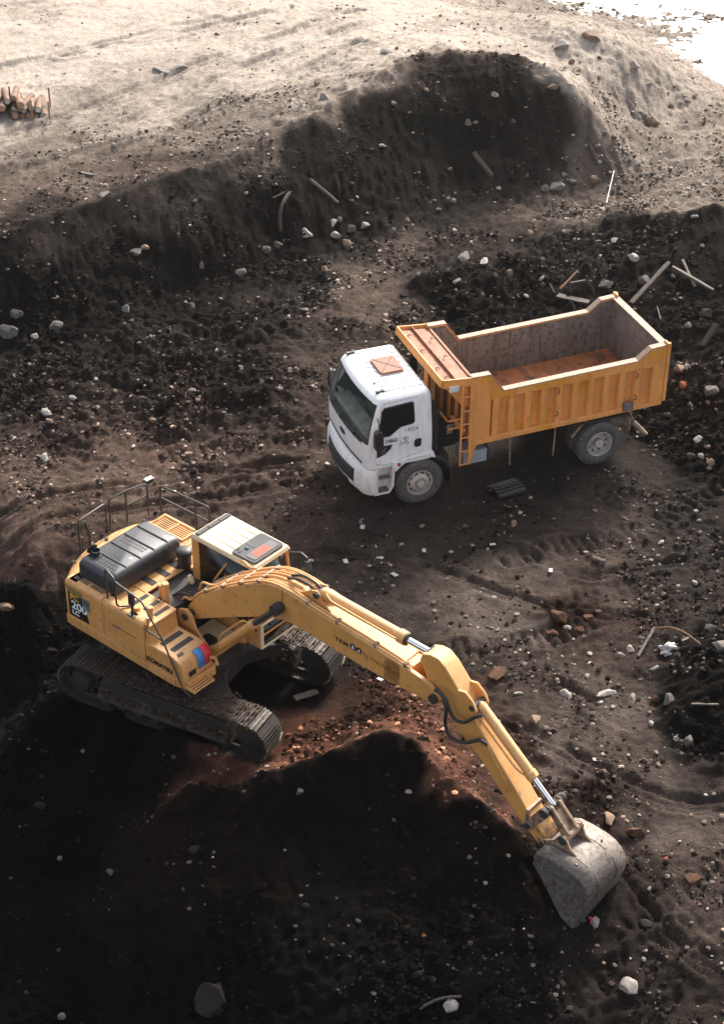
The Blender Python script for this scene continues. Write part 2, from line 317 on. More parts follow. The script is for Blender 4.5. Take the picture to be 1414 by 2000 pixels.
#       px   py   rough dry  red   (dryness column also carries painted sun and shade)
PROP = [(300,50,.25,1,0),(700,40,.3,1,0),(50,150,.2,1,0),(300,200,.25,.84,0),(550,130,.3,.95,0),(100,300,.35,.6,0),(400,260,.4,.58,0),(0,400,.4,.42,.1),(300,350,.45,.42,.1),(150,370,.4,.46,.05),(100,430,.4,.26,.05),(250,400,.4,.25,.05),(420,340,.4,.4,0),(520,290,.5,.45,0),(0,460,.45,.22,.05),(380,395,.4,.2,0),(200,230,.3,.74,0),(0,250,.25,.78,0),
 (500,240,.5,.62,0),(620,190,.5,.74,0),(780,100,.5,.9,0),(700,150,.5,.8,0),(860,85,.4,.95,0),(850,112,.5,.7,0),(960,105,.5,.85,0),(200,450,.45,.16,0),(0,520,.5,.1,0),(420,400,.4,.1,0),(600,330,.4,.09,0),(750,260,.4,.085,0),(950,240,.45,.08,0),(250,510,.5,.09,0),(480,440,.5,.09,0),(850,300,.45,.08,0),(1050,220,.45,.16,0),  # bank and mound faces: their shade is painted into the soil tone
 (880,150,.6,.2,.1),(950,165,.6,.18,.1),(1050,120,.5,.85,0),(1110,170,.5,.85,0),(1160,210,.5,.8,0),(1200,240,.6,.72,0),(1150,80,.5,.9,0),(1300,150,.5,.8,0),(1250,280,.5,.62,0),(1400,260,.45,.66,0),(1150,330,.5,.5,0),(1400,330,.5,.62,0),  # sunlit brow and right slope of the mound painted paler
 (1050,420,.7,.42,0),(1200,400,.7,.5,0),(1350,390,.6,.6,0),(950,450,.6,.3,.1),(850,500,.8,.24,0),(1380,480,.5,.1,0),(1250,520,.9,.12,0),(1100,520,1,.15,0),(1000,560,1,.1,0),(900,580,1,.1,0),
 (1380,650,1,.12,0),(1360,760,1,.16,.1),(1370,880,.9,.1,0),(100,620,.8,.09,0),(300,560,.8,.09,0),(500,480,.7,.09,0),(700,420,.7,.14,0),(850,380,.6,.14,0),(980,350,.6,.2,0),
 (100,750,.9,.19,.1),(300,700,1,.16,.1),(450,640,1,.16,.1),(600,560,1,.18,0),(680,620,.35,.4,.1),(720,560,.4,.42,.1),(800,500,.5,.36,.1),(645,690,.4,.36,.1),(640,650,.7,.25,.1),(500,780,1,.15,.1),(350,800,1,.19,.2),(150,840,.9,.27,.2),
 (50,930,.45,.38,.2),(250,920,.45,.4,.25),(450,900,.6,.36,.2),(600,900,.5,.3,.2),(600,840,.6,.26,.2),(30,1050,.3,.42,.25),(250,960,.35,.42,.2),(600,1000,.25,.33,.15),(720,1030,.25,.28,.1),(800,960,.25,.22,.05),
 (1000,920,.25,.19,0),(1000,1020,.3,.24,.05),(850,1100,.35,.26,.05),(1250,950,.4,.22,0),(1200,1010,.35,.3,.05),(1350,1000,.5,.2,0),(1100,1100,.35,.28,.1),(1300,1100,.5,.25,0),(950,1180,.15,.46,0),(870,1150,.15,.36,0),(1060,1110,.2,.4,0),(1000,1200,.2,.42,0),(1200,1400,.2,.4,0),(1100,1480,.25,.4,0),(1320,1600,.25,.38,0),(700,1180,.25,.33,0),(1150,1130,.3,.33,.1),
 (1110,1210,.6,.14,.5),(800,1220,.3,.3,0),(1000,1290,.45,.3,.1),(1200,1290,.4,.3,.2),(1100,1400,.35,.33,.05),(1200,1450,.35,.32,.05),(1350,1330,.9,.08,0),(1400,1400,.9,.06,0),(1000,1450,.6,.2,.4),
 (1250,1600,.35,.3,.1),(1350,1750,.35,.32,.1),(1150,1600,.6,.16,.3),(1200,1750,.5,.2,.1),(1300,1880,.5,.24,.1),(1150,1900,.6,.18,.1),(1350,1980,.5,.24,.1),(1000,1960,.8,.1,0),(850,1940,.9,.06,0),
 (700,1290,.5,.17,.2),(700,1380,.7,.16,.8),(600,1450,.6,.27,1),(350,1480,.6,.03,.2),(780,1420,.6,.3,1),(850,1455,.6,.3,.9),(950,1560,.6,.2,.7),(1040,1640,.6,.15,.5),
 (740,1540,.42,.065,.15),(600,1600,.42,.055,.15),(850,1620,.42,.065,.15),(980,1720,.42,.06,.1),(640,1750,.45,.05,.05),(850,1800,.5,.05,.05),(500,1850,.5,.04,0),(450,1650,.42,.07,.4),(330,1640,.3,.075,.5),(290,1760,.3,.06,.4),(250,1880,.3,.05,.3),  # camera-facing mound side: freshly dug soil with shade painted in
 (600,1950,.65,.045,0),(250,1900,.4,.01,0),(100,1700,.5,.0,0),(100,1400,.7,.0,0),(50,1250,.8,.02,0),(100,1960,.5,.0,0),(250,1480,.6,.0,0),(40,1160,.6,.1,.4),(300,1350,.5,.04,0),(550,1330,.6,.05,.1),(30,1128,.4,.4,.35),(90,1145,.4,.38,.35),(30,1162,.6,.015,.1),(85,1180,.6,.015,.1),(10,1210,.7,.01,0)]  # pit soil near black: its shade is painted into the colour
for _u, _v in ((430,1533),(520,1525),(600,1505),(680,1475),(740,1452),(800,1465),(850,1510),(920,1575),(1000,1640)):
    PROP += [(_u, _v-14, .45, .46 if _u > 560 else .36, 1), (_u, _v-34, .5, .36, 1), (_u-6, _v+26, .45, .03, .35)]  # paints a sunlit reddish band above the crest, shade below it
PROP = [(a_, b_, c_, d_+(.01 if 880 < b_ < 1900 and a_ > 560 and c_ <= .5 and .19 <= d_ and e_ < .4 else 0), e_) for a_, b_, c_, d_, e_ in PROP]
def on_base(u, v):                                   # picture position -> point on the smooth terrain
    d = ray(u, v); t = np.linspace(22, 85, 260); P = CP[None]+d[None]*t[:, None]
    hw_ = np.clip(P[:, 1], 17.5, 70)*.162+3.2; k = P[:, 2]-HF(np.clip(P[:, 0], -hw_, hw_), np.clip(P[:, 1], 17.6, 69))
    return P[int(np.argmax(k < 0))]
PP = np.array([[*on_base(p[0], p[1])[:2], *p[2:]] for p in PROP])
def props(X, Y):
    x = (X+.45*fbm(X*.8, Y*.8, 3, 401)).ravel(); y = (Y+.6*fbm(X*.8, Y*.8, 3, 431)).ravel(); out = np.empty((len(x), 3))
    for i in range(0, len(x), 60000):
        d = (x[i:i+60000, None]-PP[None, :, 0])**2+((y[i:i+60000, None]-PP[None, :, 1])*.8)**2
        w = 1/(d+.04)**2.6; out[i:i+60000] = (w@PP[:, 2:])/w.sum(1, keepdims=True)
    return out.reshape(*X.shape, 3)
def spaced(a, b, st): return np.arange(a, b, st)
def outward(a, sgn, st, lim):
    o = []; x = a
    while abs(x) < lim: st *= 1.22; x += sgn*st; o.append(x)
    return np.array(o)
xs = spaced(-11.5, 11.5, .052); ys = np.r_[spaced(17.3, 41, .05), spaced(41, 66, .085), spaced(66, 72, .2)]
XS = np.r_[outward(xs[0], -1, .06, 250)[::-1], xs, outward(xs[-1], 1, .06, 250)]
YS = np.r_[outward(ys[0], -1, .06, 240)[::-1], ys, outward(ys[-1], 1, .2, 260)]
GX, GY = np.meshgrid(XS, YS)
hw = np.clip(GY, 17.5, 70)*.162+3.2
CX = np.clip(GX, -hw, hw); CY = np.clip(GY, 17.6, 69)
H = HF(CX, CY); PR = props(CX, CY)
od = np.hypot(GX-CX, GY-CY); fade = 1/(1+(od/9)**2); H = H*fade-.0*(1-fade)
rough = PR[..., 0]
base_h = H.copy()
wob = fbm(GX*.35, GY*.35, 3, 3)*.10+fbm(GX*1.1, GY*1.1, 3, 9)*.05
lump = billow(GX*1.3, GY*1.3, 4, 31, .62)*.085-np.abs(perlin(GX*3.7, GY*3.7, 301))*.11+.03+np.maximum(0, fbm(GX*2.6, GY*2.6, 3, 51))*.10+billow(GX*5, GY*5, 2, 71)*.022
fine = fbm(GX*5, GY*5, 2, 91, .6)*.03+billow(GX*3.1, GY*3.1, 2, 191)*.02
def cells(cs, r0, r1, p, sd):                         # rounded clods as part of the surface
    out = np.zeros(GX.shape); ix = np.floor(GX/cs).astype(np.int64); iy = np.floor(GY/cs).astype(np.int64)
    for i in (-1, 0, 1):
        for j in (-1, 0, 1):
            h = _h(ix+i, iy+j, sd)/4096.; h2 = _h(ix+i, iy+j, sd+7)/4096.; h3 = _h(ix+i, iy+j, sd+19)/4096.; h4 = _h(ix+i, iy+j, sd+29)/4096.
            r = r0+(r1-r0)*h3**2; ang = h4*6.283; dx = GX-(ix+i+h)*cs; dy = GY-(iy+j+h2)*cs; ca, sa = np.cos(ang), np.sin(ang)
            d2 = ((ca*dx+sa*dy)**2+((-sa*dx+ca*dy)*(1.1+.7*h2))**2)/r**2
            out = np.maximum(out, np.where(h4 < p, r*.75*np.sqrt(np.maximum(0, 1-d2)), 0))
    return out
def near_frames():                                   # keep the ground level where the machines stand
    k = np.ones_like(GX)
    for fr, lx0, lx1, ly in (((TRUCK[0], TRUCK[1], TRUCK[2]), -5.2, 1.0, 1.5), (_uc, -2.4, 2.5, 1.9)):
        c, s = math.cos(fr[2]), math.sin(fr[2]); dx, dy = GX-fr[0], GY-fr[1]; lx = c*dx+s*dy; ly_ = -s*dx+c*dy
        d = np.hypot(np.maximum(0, np.maximum(lx0-lx, lx-lx1)), np.maximum(0, np.abs(ly_)-ly)); k = np.minimum(k, .12+.88*np.clip(d/1.0, 0, 1))
    return k
calm = near_frames()
H = H+(wob*(.35+.65*rough)+lump*rough**1.6*1.15+fine*(.35+rough))*calm
cm = np.clip(fbm(GX*.55, GY*.55, 3, 333)*1.3+.55, 0, 1)
H = H+(cells(.46, .09, .25, .4, 501)*np.clip(rough*1.5-.45, 0, 1)*cm**2*.9+cells(.23, .055, .12, .5, 541)*np.clip(rough*1.4-.35, 0, 1)*(.35+.65*cm))*calm*fade
# erosion streaks down the slopes
gy, gx = np.gradient(base_h, YS, XS); slope = np.clip(np.hypot(gx, gy)-.25, 0, .5)
H = H+slope*billow(GX*2.3+.6*GY, GY*.7, 3, 131)*.15
TPATCH = np.clip(fbm(GX*.9, GY*.9, 2, 77)*1.6+.85, 0, 1); TPH = .2*perlin(GX*1.5, GY*1.5, 5)
def track(px, width, pitch, depth, cleat=True, lz=0.):
    global H
    P = np.array([at(u, v, lz)[:2] for u, v in px]); s0 = 0.; best = np.full(GX.shape, 1e9); ss = np.zeros(GX.shape); tt = np.zeros(GX.shape)
    for a, b in zip(P[:-1], P[1:]):
        L = np.linalg.norm(b-a); e = (b-a)/L; dx, dy = GX-a[0], GY-a[1]; s = dx*e[0]+dy*e[1]; t = -dx*e[1]+dy*e[0]
        d = np.hypot(t, np.maximum(0, np.maximum(-s, s-L))); m = d < best; best[m] = d[m]; ss[m] = (s0+s)[m]; tt[m] = t[m]; s0 += L
    inside = np.clip((width/2-best)/.06, 0, 1); berm = np.exp(-((best-width/2-.07)/.07)**2)
    patch = TPATCH
    prof = -depth*.6*inside+berm*depth*.55
    if cleat: prof = prof+inside*depth*1.1*(.35-np.maximum(0, np.sin(2*math.pi*ss/pitch+TPH))**1.5)
    else: prof = prof+inside*depth*.35*np.sin(2*math.pi*tt/(width*.37))
    H = H+prof*patch*calm
CL = .055
for pth, w, d, z in (([(1000,1095),(1120,1068),(1250,1035),(1430,955)],.62,.085,0),([(860,1275),(950,1265),(1060,1250),(1150,1215)],.6,.085,0),([(1180,960),(1300,985),(1430,1010)],.6,.06,0),([(1060,1190),(1250,1150),(1430,1100)],.5,.035,0),
        ([(-10,470),(150,410),(330,345),(500,260),(600,215)],.6,.05,1.6),([(-10,575),(130,520),(300,440),(470,360),(620,290)],.6,.055,1.4),([(320,285),(480,205),(640,150)],.6,.05,1.7),
        ([(930,1990),(1060,1950),(1250,1890),(1430,1800)],.6,.05,-.5),([(330,900),(480,880),(640,870)],.55,.07,0),([(420,960),(560,935),(650,910)],.5,.06,0),([(560,930),(700,1060),(900,1130)],.5,.03,0),
        ([(1240,1780),(1330,1745),(1430,1700)],.6,.05,-.1),([(0,760),(150,720),(300,690)],.6,.045,.2)):
    track(pth, w, .235, d, True, z)
for pth, w, d, z in (([(-10,1010),(200,960),(420,925),(640,905)],.42,.12,0),([(-10,1080),(100,1040),(300,990),(560,950)],.4,.11,0),([(620,985),(900,1045),(1150,1125),(1430,1085)],.4,.1,0),([(620,1075),(860,1120),(1060,1190),(1250,1210)],.4,.1,0),
        ([(1150,1120),(1280,1100),(1430,1060)],.5,.06,0),([(650,690),(740,560),(850,490),(1000,440),(1200,380),(1430,290)],.5,.06,.4),([(580,740),(650,620),(760,530),(900,450),(1100,380),(1300,300)],.45,.05,.4),
        ([(0,330),(250,230),(500,130),(720,60)],.5,.13,1.6),([(0,260),(220,190),(420,120),(700,30)],.5,.12,1.6),([(150,330),(400,220),(700,110)],.6,.13,1.7),([(120,110),(350,70),(560,20)],.5,.12,1.6),([(60,330),(260,265),(470,190)],.5,.1,1.6),([(0,130),(200,90),(420,40)],.5,.1,1.6),([(1000,1420),(1150,1500),(1300,1560),(1430,1580)],.5,.09,0),([(1090,1340),(1250,1420),(1430,1500)],.45,.09,0),([(1180,1700),(1300,1830),(1430,1900)],.45,.09,-.2)):
    track(pth, w, .2, d, False, z)
def pool(u, v, r, d, z=0.):
    global H
    a = at(u, v, z); H = H+d*np.exp(-((GX-a[0])**2+(GY-a[1])**2)/r**2)
for u, v, r, d, z in ((530,790,.75,.32,.15),(600,830,.5,.2,.1),(340,800,.55,.28,.15),(330,850,.35,.18,.1),(440,780,.4,.2,.15),(180,860,.6,.12,.1),(480,870,.4,.12,.05),(1105,1200,.55,.16,0),(1080,1060,.35,.1,0),
        (500,660,.6,.18,.3),(840,560,.6,.3,.35),(960,560,.5,.3,.4),(250,660,.6,.14,.3),(700,640,.6,.2,.3),(1345,745,.5,.25,.5),(1395,770,.4,.2,.5),(380,500,.4,.16,.8),(260,480,.3,.16,1.1)): pool(u, v, r, d, z)
def crest(px, amp, wid):                              # sharp brow along a ridge
    global H
    P = np.array([on_base(u, v)[:2] for u, v in px]); d = np.full(GX.shape, 1e9); f = np.zeros(GX.shape); n = len(P)-1
    for i, (a, b) in enumerate(zip(P[:-1], P[1:])):
        L = np.linalg.norm(b-a); e = (b-a)/L; s = np.clip((GX-a[0])*e[0]+(GY-a[1])*e[1], 0, L); q = np.hypot(GX-a[0]-s*e[0], GY-a[1]-s*e[1]); m = q < d; d[m] = q[m]; f[m] = ((i+s/L)/n)[m]
    H = H+amp*np.exp(-d/wid)*np.clip(np.minimum(f, 1-f)*8, 0, 1)*(1+.35*perlin(GX*1.7, GY*1.7, 611))
crest([(340,1535),(430,1536),(520,1528),(600,1508),(680,1478),(740,1455),(800,1468),(850,1513),(920,1578),(1000,1643),(1070,1700)], .22, .3)
crest([(-60,505),(60,462),(180,424),(300,383),(420,345),(560,282),(650,222),(740,167),(840,124),(950,120),(1060,152),(1130,197),(1195,248)], .32, .4)
crest([(1160,450),(1270,440),(1350,430),(1430,415)], .25, .35)
def ground_z(x, y):
    i = np.clip(np.searchsorted(XS, x)-1, 0, len(XS)-2); j = np.clip(np.searchsorted(YS, y)-1, 0, len(YS)-2)
    a = (x-XS[i])/(XS[i+1]-XS[i]); b = (y-YS[j])/(YS[j+1]-YS[j])
    return H[j, i]*(1-a)*(1-b)+H[j, i+1]*a*(1-b)+H[j+1, i]*(1-a)*b+H[j+1, i+1]*a*b
def hit(u, v):                                        # where a line of sight meets the ground
    d = ray(u, v); t = np.linspace(20, 90, 1600); P = CP[None]+d[None]*t[:, None]; k = P[:, 2]-ground_z(P[:, 0], P[:, 1])
    i = int(np.argmax(k < 0)); lo, hi = t[max(i-1, 0)], t[i]
    for _ in range(12):
        m = (lo+hi)/2; p = CP+d*m
        if p[2] > ground_z(p[0], p[1]): lo = m
        else: hi = m
    return CP+d*lo
def metre(p): return float((V3(p)-CP)@FW)/FPX          # metres per picture pixel there
def ground_mesh():
    ny, nx = GX.shape; me = bpy.data.meshes.new('ground'); co = np.stack([GX, GY, H], -1).reshape(-1, 3)
    idx = np.arange(ny*nx).reshape(ny, nx); q = np.stack([idx[:-1, :-1], idx[:-1, 1:], idx[1:, 1:], idx[1:, :-1]], -1).reshape(-1)
    me.vertices.add(len(co)); me.vertices.foreach_set('co', co.ravel()); me.loops.add(len(q)); me.loops.foreach_set('vertex_index', q)
    me.polygons.add(len(q)//4); me.polygons.foreach_set('loop_start', np.arange(0, len(q), 4)); me.polygons.foreach_set('use_smooth', np.ones(len(q)//4, bool)); me.update(calc_edges=True)
    for nm, ch in (('dry_lit', 1), ('red', 2)):
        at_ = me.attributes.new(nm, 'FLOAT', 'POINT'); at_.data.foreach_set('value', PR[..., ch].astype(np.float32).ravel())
    return me
def soil(name, use_attr=True, gain=1.):
    k = NT(name); co = k.tc.outputs['Object']
    n0 = k.noise(.45, 4, .55, co); n1 = k.noise(2.3, 6, .62, co); n2 = k.noise(11, 6, .7, co); n3 = k.noise(45, 4, .7, co); n4 = k.noise(28, 3, .5, co)
    if use_attr:
        a = k.n('Attribute', attribute_name='dry_lit'); dry_lit = a.outputs['Fac']; r = k.n('Attribute', attribute_name='red'); red = r.outputs['Fac']  # soil dryness with sun and shade painted into the same value
    d = k.math('ADD', dry_lit, k.math('MULTIPLY', k.math('SUBTRACT', n0, .5), k.math('ADD', k.math('MULTIPLY', dry_lit, .5), .05)))
    d = k.math('ADD', d, k.math('MULTIPLY', k.math('SUBTRACT', n1, .5), k.math('ADD', k.math('MULTIPLY', dry_lit, .75), .07)))
    d = k.math('ADD', d, k.math('MULTIPLY', k.math('SUBTRACT', n2, .5), k.math('ADD', k.math('MULTIPLY', dry_lit, .55), .1)), True)
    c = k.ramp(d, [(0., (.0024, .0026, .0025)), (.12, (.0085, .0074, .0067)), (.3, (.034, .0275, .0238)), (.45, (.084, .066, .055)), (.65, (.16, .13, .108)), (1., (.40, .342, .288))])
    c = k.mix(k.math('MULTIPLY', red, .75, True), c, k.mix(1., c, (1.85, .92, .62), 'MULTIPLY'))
    sp = k.ramp(n3, [(.62, 0.), (.7, 1.)])           # specks of grit
    c = k.mix(k.math('MULTIPLY', sp, .55), c, k.mix(1., c, (3., 2.9, 2.8), 'MULTIPLY'))
    dk = k.ramp(n4, [(.3, 1.), (.42, 0.)]); c = k.mix(k.math('MULTIPLY', dk, .5), c, k.mix(1., c, (.45, .45, .45), 'MULTIPLY'))
    k.l(c, k.b.inputs['Base Color']); k.b.inputs['Roughness'].default_value = .93; k.b.inputs['Specular IOR Level'].default_value = .03
    h = k.math('ADD', k.math('MULTIPLY', n2, .75), k.math('MULTIPLY', n3, .35)); k.l(k.bump(h, .085, 1.), k.b.inputs['Normal'])
    return k.m
M['soil'] = soil('bare_soil')
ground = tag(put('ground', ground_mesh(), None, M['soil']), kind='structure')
# ------------------------------------------------------------------ water in the far corner
k = NT('pond_water'); k.b.inputs['Base Color'].default_value = (.34, .31, .27, 1); k.b.inputs['Roughness'].default_value = .42; k.b.inputs['Specular IOR Level'].default_value = .8
k.l(k.bump(k.noise(2.5, 4), .02, .6), k.b.inputs['Normal']); M['water'] = k.m
wm = MB(); wp = [at(u, v, .20) for u, v in ((800,-120),(1600,-60),(1640,140),(1500,215),(1380,190),(1300,150),(1200,60))]
wm.add([tuple(p) for p in wp], [tuple(range(len(wp)))[::-1]]); tag(wm.build('water', M['water'], fix=False), kind='structure')
# ------------------------------------------------------------------ dump truck (x forward from the front axle, y to its left)
truck = thing('dump_truck', 'white cab dump truck with an empty orange tipper body, parked on the dirt', 'truck', (TRUCK[0], TRUCK[1], -.015), TRUCK[2])
def wheel(cx, y, rear, parent, side):
    r = .535; w = .30; yo = y
    e = bpy.data.objects.new('wheel', None); COL.objects.link(e); e.parent = parent; e.empty_display_size = .2
    prof = [(.30, -.02), (.34, .005), (.43, .012), (.49, -.004), (.515, -.03), (.535, -.05)]
    for k in range(4):
        a = -.05-(w-.1)*k/4; b = -.05-(w-.1)*(k+1)/4
        prof += [(.535, a-.006), (.535, b+.012), (.522, b+.008), (.522, b-.002), (.535, b-.004)]
    prof += [(.515, -w+.03), (.49, -w), (.43, -w), (.30, -w+.02)]
    MB().lathe([(a, b*side) for a, b in prof], (cx, yo, r), (0, 1, 0), 56, False).build('tyre', M['rubber'], e, ang=50)
    lug = MB()                                         # tread blocks on the shoulder
    for i in range(44):
        t = 2*math.pi*i/44; c, s = math.cos(t), math.sin(t); c2, s2 = math.cos(t+.085), math.sin(t+.085)
        P = [(cx+c*.530, yo-side*.035, r+s*.530), (cx+c2*.530, yo-side*.035, r+s2*.530), (cx+c2*.530, yo-side*.095, r+s2*.530), (cx+c*.530, yo-side*.095, r+s*.530),
             (cx+c*.545, yo-side*.040, r+s*.545), (cx+c2*.545, yo-side*.040, r+s2*.545), (cx+c2*.545, yo-side*.09, r+s2*.545), (cx+c*.545, yo-side*.09, r+s*.545)]
        lug.hexa(P)
    lug.build('tread', M['rubber'], e)
    if rear: rp = [(.305, -.02), (.295, 0), (.28, -.005), (.275, -.10), (.25, -.16), (.14, -.175), (.13, -.16), (.10, -.15), (.098, -.02), (.085, 0), (.0, .005)]
    else: rp = [(.305, -.02), (.297, 0), (.282, -.004), (.272, -.06), (.245, -.075), (.215, -.02), (.165, .03), (.14, .035), (.135, .02), (.085, .02), (.08, .07), (.065, .085), (.0, .09)]
    MB().lathe([(a, b*side) for a, b in rp], (cx, yo, r), (0, 1, 0), 40, False).build('rim', M['rim'], e, ang=30)
    nb = MB(); R0 = .115 if not rear else .2; h0 = .02 if not rear else -.17
    for i in range(10):
        t = 2*math.pi*i/10+.2; p = (cx+R0*math.cos(t), yo+side*h0, r+R0*math.sin(t)); nb.cyl(p, (p[0], p[1]+side*.03, p[2]), .014, 6)
    nb.build('wheel_nuts', M['linkage'], e)
    hh = MB()
    for i in range(10):
        t = 2*math.pi*i/10; R1 = .228 if not rear else .235; y1 = yo+side*(-.036 if not rear else -.158)
        p = V3((cx+R1*math.cos(t), y1, r+R1*math.sin(t))); ax = V3((math.cos(t)*.75, side*.66, math.sin(t)*.75)); hh.cyl(p-ax*.02, p+ax*.012, .026, 10)
    hh.build('hand_holes', M['black'], e)
    return e
for sd in (1, -1):
    wheel(0, 1.21*sd, False, truck, sd); wheel(-4.27, 1.21*sd, True, truck, sd)
    inner = MB().lathe([(.3, 0), (.45, .01*sd), (.535, -.04*sd), (.535, -.25*sd), (.45, -.29*sd), (.3, -.28*sd)], (-4.27, .86*sd, .535), (0, 1, 0), 40, False).build('inner_tyre', M['rubber'], truck, ang=50)
ch = MB()
for sd in (1, -1): ch.box(.95, -5.55, .36*sd, .44*sd, .78, 1.04)
for x in (.6, -.9, -2.2, -3.4, -4.9, -5.5): ch.box(x-.06, x+.06, -.36, .36, .82, 1.0)
ch.cyl((0, -1.0, .535), (0, 1.0, .535), .07); ch.cyl((-4.27, -1.15, .535), (-4.27, 1.15, .535), .1); ch.lathe([(.05, -.25), (.22, -.15), (.25, 0), (.22, .15), (.05, .25)], (-4.27, 0, .535), (0, 1, 0), 16)
ch.box(-.2, .95, -.45, .45, .6, 1.15); ch.box(-.55, -.28, -.5, .5, .9, 1.75); ch.box(-.6, -.95, -.4, .4, 1.04, 1.5)
ch.build('chassis_frame', M['dark'], truck, .012)
# --- cab shell: horizontal sections lofted together
def interp(z, tab): return float(np.interp(z, [t[0] for t in tab], [t[1] for t in tab]))
XF = [(1.05, 1.265), (1.35, 1.285), (1.72, 1.285), (2.0, 1.225), (2.35, 1.125), (2.58, 1.04), (2.66, .97), (2.70, .86), (2.725, .70)]
HWD = [(1.05, 1.185), (1.6, 1.195), (1.8, 1.185), (2.2, 1.135), (2.55, 1.09), (2.64, 1.06), (2.70, .99), (2.725, .86)]
XR = [(1.05, -.285), (2.55, -.275), (2.66, -.25), (2.70, -.2), (2.725, -.1)]
BUL = .10
def section(z, n_side=12, n_cor=8, n_front=15, n_rear=6):
    f, w, b = interp(z, XF), interp(z, HWD), interp(z, XR); rc = .2; rr = .07; P = []
    fx = lambda y: f-BUL*(y/(w))**2
    for t in np.linspace(0, 1, n_side): P.append((b+rr+(fx(w-rc)-rc*.75-b-rr)*t, -w))
    for t in np.linspace(0, 1, n_cor+2)[1:-1]:
        a = t*math.pi/2; P.append((fx(w-rc)-rc*.75+rc*.75*math.sin(a), -w+rc*(1-math.cos(a))))
    for t in np.linspace(0, 1, n_front): y = -(w-rc)+2*(w-rc)*t; P.append((fx(y), y))
    for t in np.linspace(0, 1, n_cor+2)[1:-1]:
        a = (1-t)*math.pi/2; P.append((fx(w-rc)-rc*.75+rc*.75*math.sin(a), w-rc*(1-math.cos(a))))
    for t in np.linspace(1, 0, n_side): P.append((b+rr+(fx(w-rc)-rc*.75-b-rr)*t, w))
    P.append((b+rr*.3, w-rr*.3)); 
    for t in np.linspace(1, -1, n_rear): P.append((b, (w-rr)*t))
    P.append((b+rr*.3, -w+rr*.3))
    return [(x, y, z) for x, y in P]
ZL = [1.10, 1.2, 1.35, 1.5, 1.62, 1.70, 1.80, 1.9, 2.0, 2.1, 2.2, 2.3, 2.4, 2.5, 2.56, 2.60, 2.64, 2.67, 2.69, 2.705, 2.717, 2.725]
SEC = [section(z) for z in ZL]; NS = len(SEC[0])
i_f0, i_f1 = 12+3, 12+8+15+4                       # windscreen wraps a little round both corners
zi0, zi1 = ZL.index(1.70), ZL.index(2.56)
# left and right side window openings as runs of the straight sides
sh = MB(); sh.v = [p for s_ in SEC for p in s_]
for k in range(len(ZL)-1):
    for i in range(NS):
        j = (i+1) % NS
        if zi0 <= k < zi1 and i_f0 <= i < i_f1: continue
        sh.f.append((k*NS+i, k*NS+j, (k+1)*NS+j, (k+1)*NS+i))
sh.f.append(tuple((len(ZL)-1)*NS+i for i in range(NS)))
cab = sh.build('cab', M['white'], truck, ang=30)
def wind(off, i0, i1, k0, k1):
    c = V3((.3, 0, 2.1)); G = []
    for k in range(k0, k1+1):
        row = []
        for i in range(i0, i1+1):
            p = V3(SEC[k][i]); q = V3((p[0]-.3, p[1]*.5, .25)); row.append(tuple(p+off*q/np.linalg.norm(q)))
        G.append(row)
    return G
MB().grid(wind(-.012, i_f0, i_f1, zi0, zi1)).build('windscreen', M['glassgreen'], cab, fix=False)
# black rubber border round the windscreen
bd = MB()
for a in ((i_f0, i_f0+1, zi0, zi1), (i_f1-1, i_f1, zi0, zi1), (i_f0, i_f1, zi0, zi0+1), (i_f0, i_f1, zi1-1, zi1)):
    G = wind(-.006, *a)
    if a[2]+1 == a[3]:
        lo, hi = G; 
        if a[2] == zi0: hi = [tuple(V3(p)*.35+V3(q)*.65) for p, q in zip(lo, hi)]
        else: lo = [tuple(V3(q)*.45+V3(p)*.55) for p, q in zip(lo, hi)]
        G = [lo, hi]
    bd.grid(G)
bd.build('windscreen_seal', M['black'], cab, fix=False, solid=.004)
# interior seen through the glass
it = MB(); it.box(.75, 1.12, -1.0, 1.0, 1.55, 1.78); it.box(-.1, .45, .25, .8, 1.35, 1.55); it.box(-.15, .02, .25, .8, 1.55, 2.15); it.box(-.1, .45, -.85, -.05, 1.35, 1.55); it.box(-.15, .02, -.85, -.05, 1.55, 2.15); it.box(-.2, 1.1, -1.1, 1.1, 1.13, 1.2)
it.build('cab_interior', M['seat'], cab, .03)
st = MB(); st.tube([(.62+.13*math.cos(t), .52+.22*math.sin(t), 1.86+.16*math.cos(t)) for t in np.linspace(0, 2*math.pi, 24, endpoint=False)], .015, 6, True); st.cyl((.62, .52, 1.86), (.8, .52, 1.6), .025)
st.build('steering_wheel', M['black'], cab)
# roof ribs, clips, hatch
rb = MB()
for y in np.linspace(-.82, .82, 9): rb.box(-.16, .66, y-.022, y+.016, 2.722, 2.747)
rb.build('roof_ribs', M['white'], cab, .008)
ht = MB(); ht.prism([(.50, -.42), (.53, -.36), (.53, .18), (.50, .24), (.02, .24), (-.01, .18), (-.01, -.36), (.02, -.42)], 'z', 2.737, 2.79)
hatch = ht.build('roof_hatch', M['brown'], cab, .018)
cr = MB(); cr.box(.0, .52, -.006, .006, 2.789, 2.797)
cz = math.atan2(.62, .5)
for sgn in (1, -1):
    c, s = math.cos(cz), math.sin(cz)*sgn; ce = V3((.26, -.09, 2.789)); L = .36; w = .006
    d = V3((c, s, 0)); n = V3((-s, c, 0)); cr.hexa([tuple(ce+a*d*L+b*n*w+V3((0, 0, h))) for h in (0, .006) for a, b in ((-1, -1), (1, -1), (1, 1), (-1, 1))])
cr.v = cr.v[8:]; cr.f = [tuple(i-8 for i in f) for f in cr.f[6:]]
cr.build('hatch_crease', M['dark'], hatch)
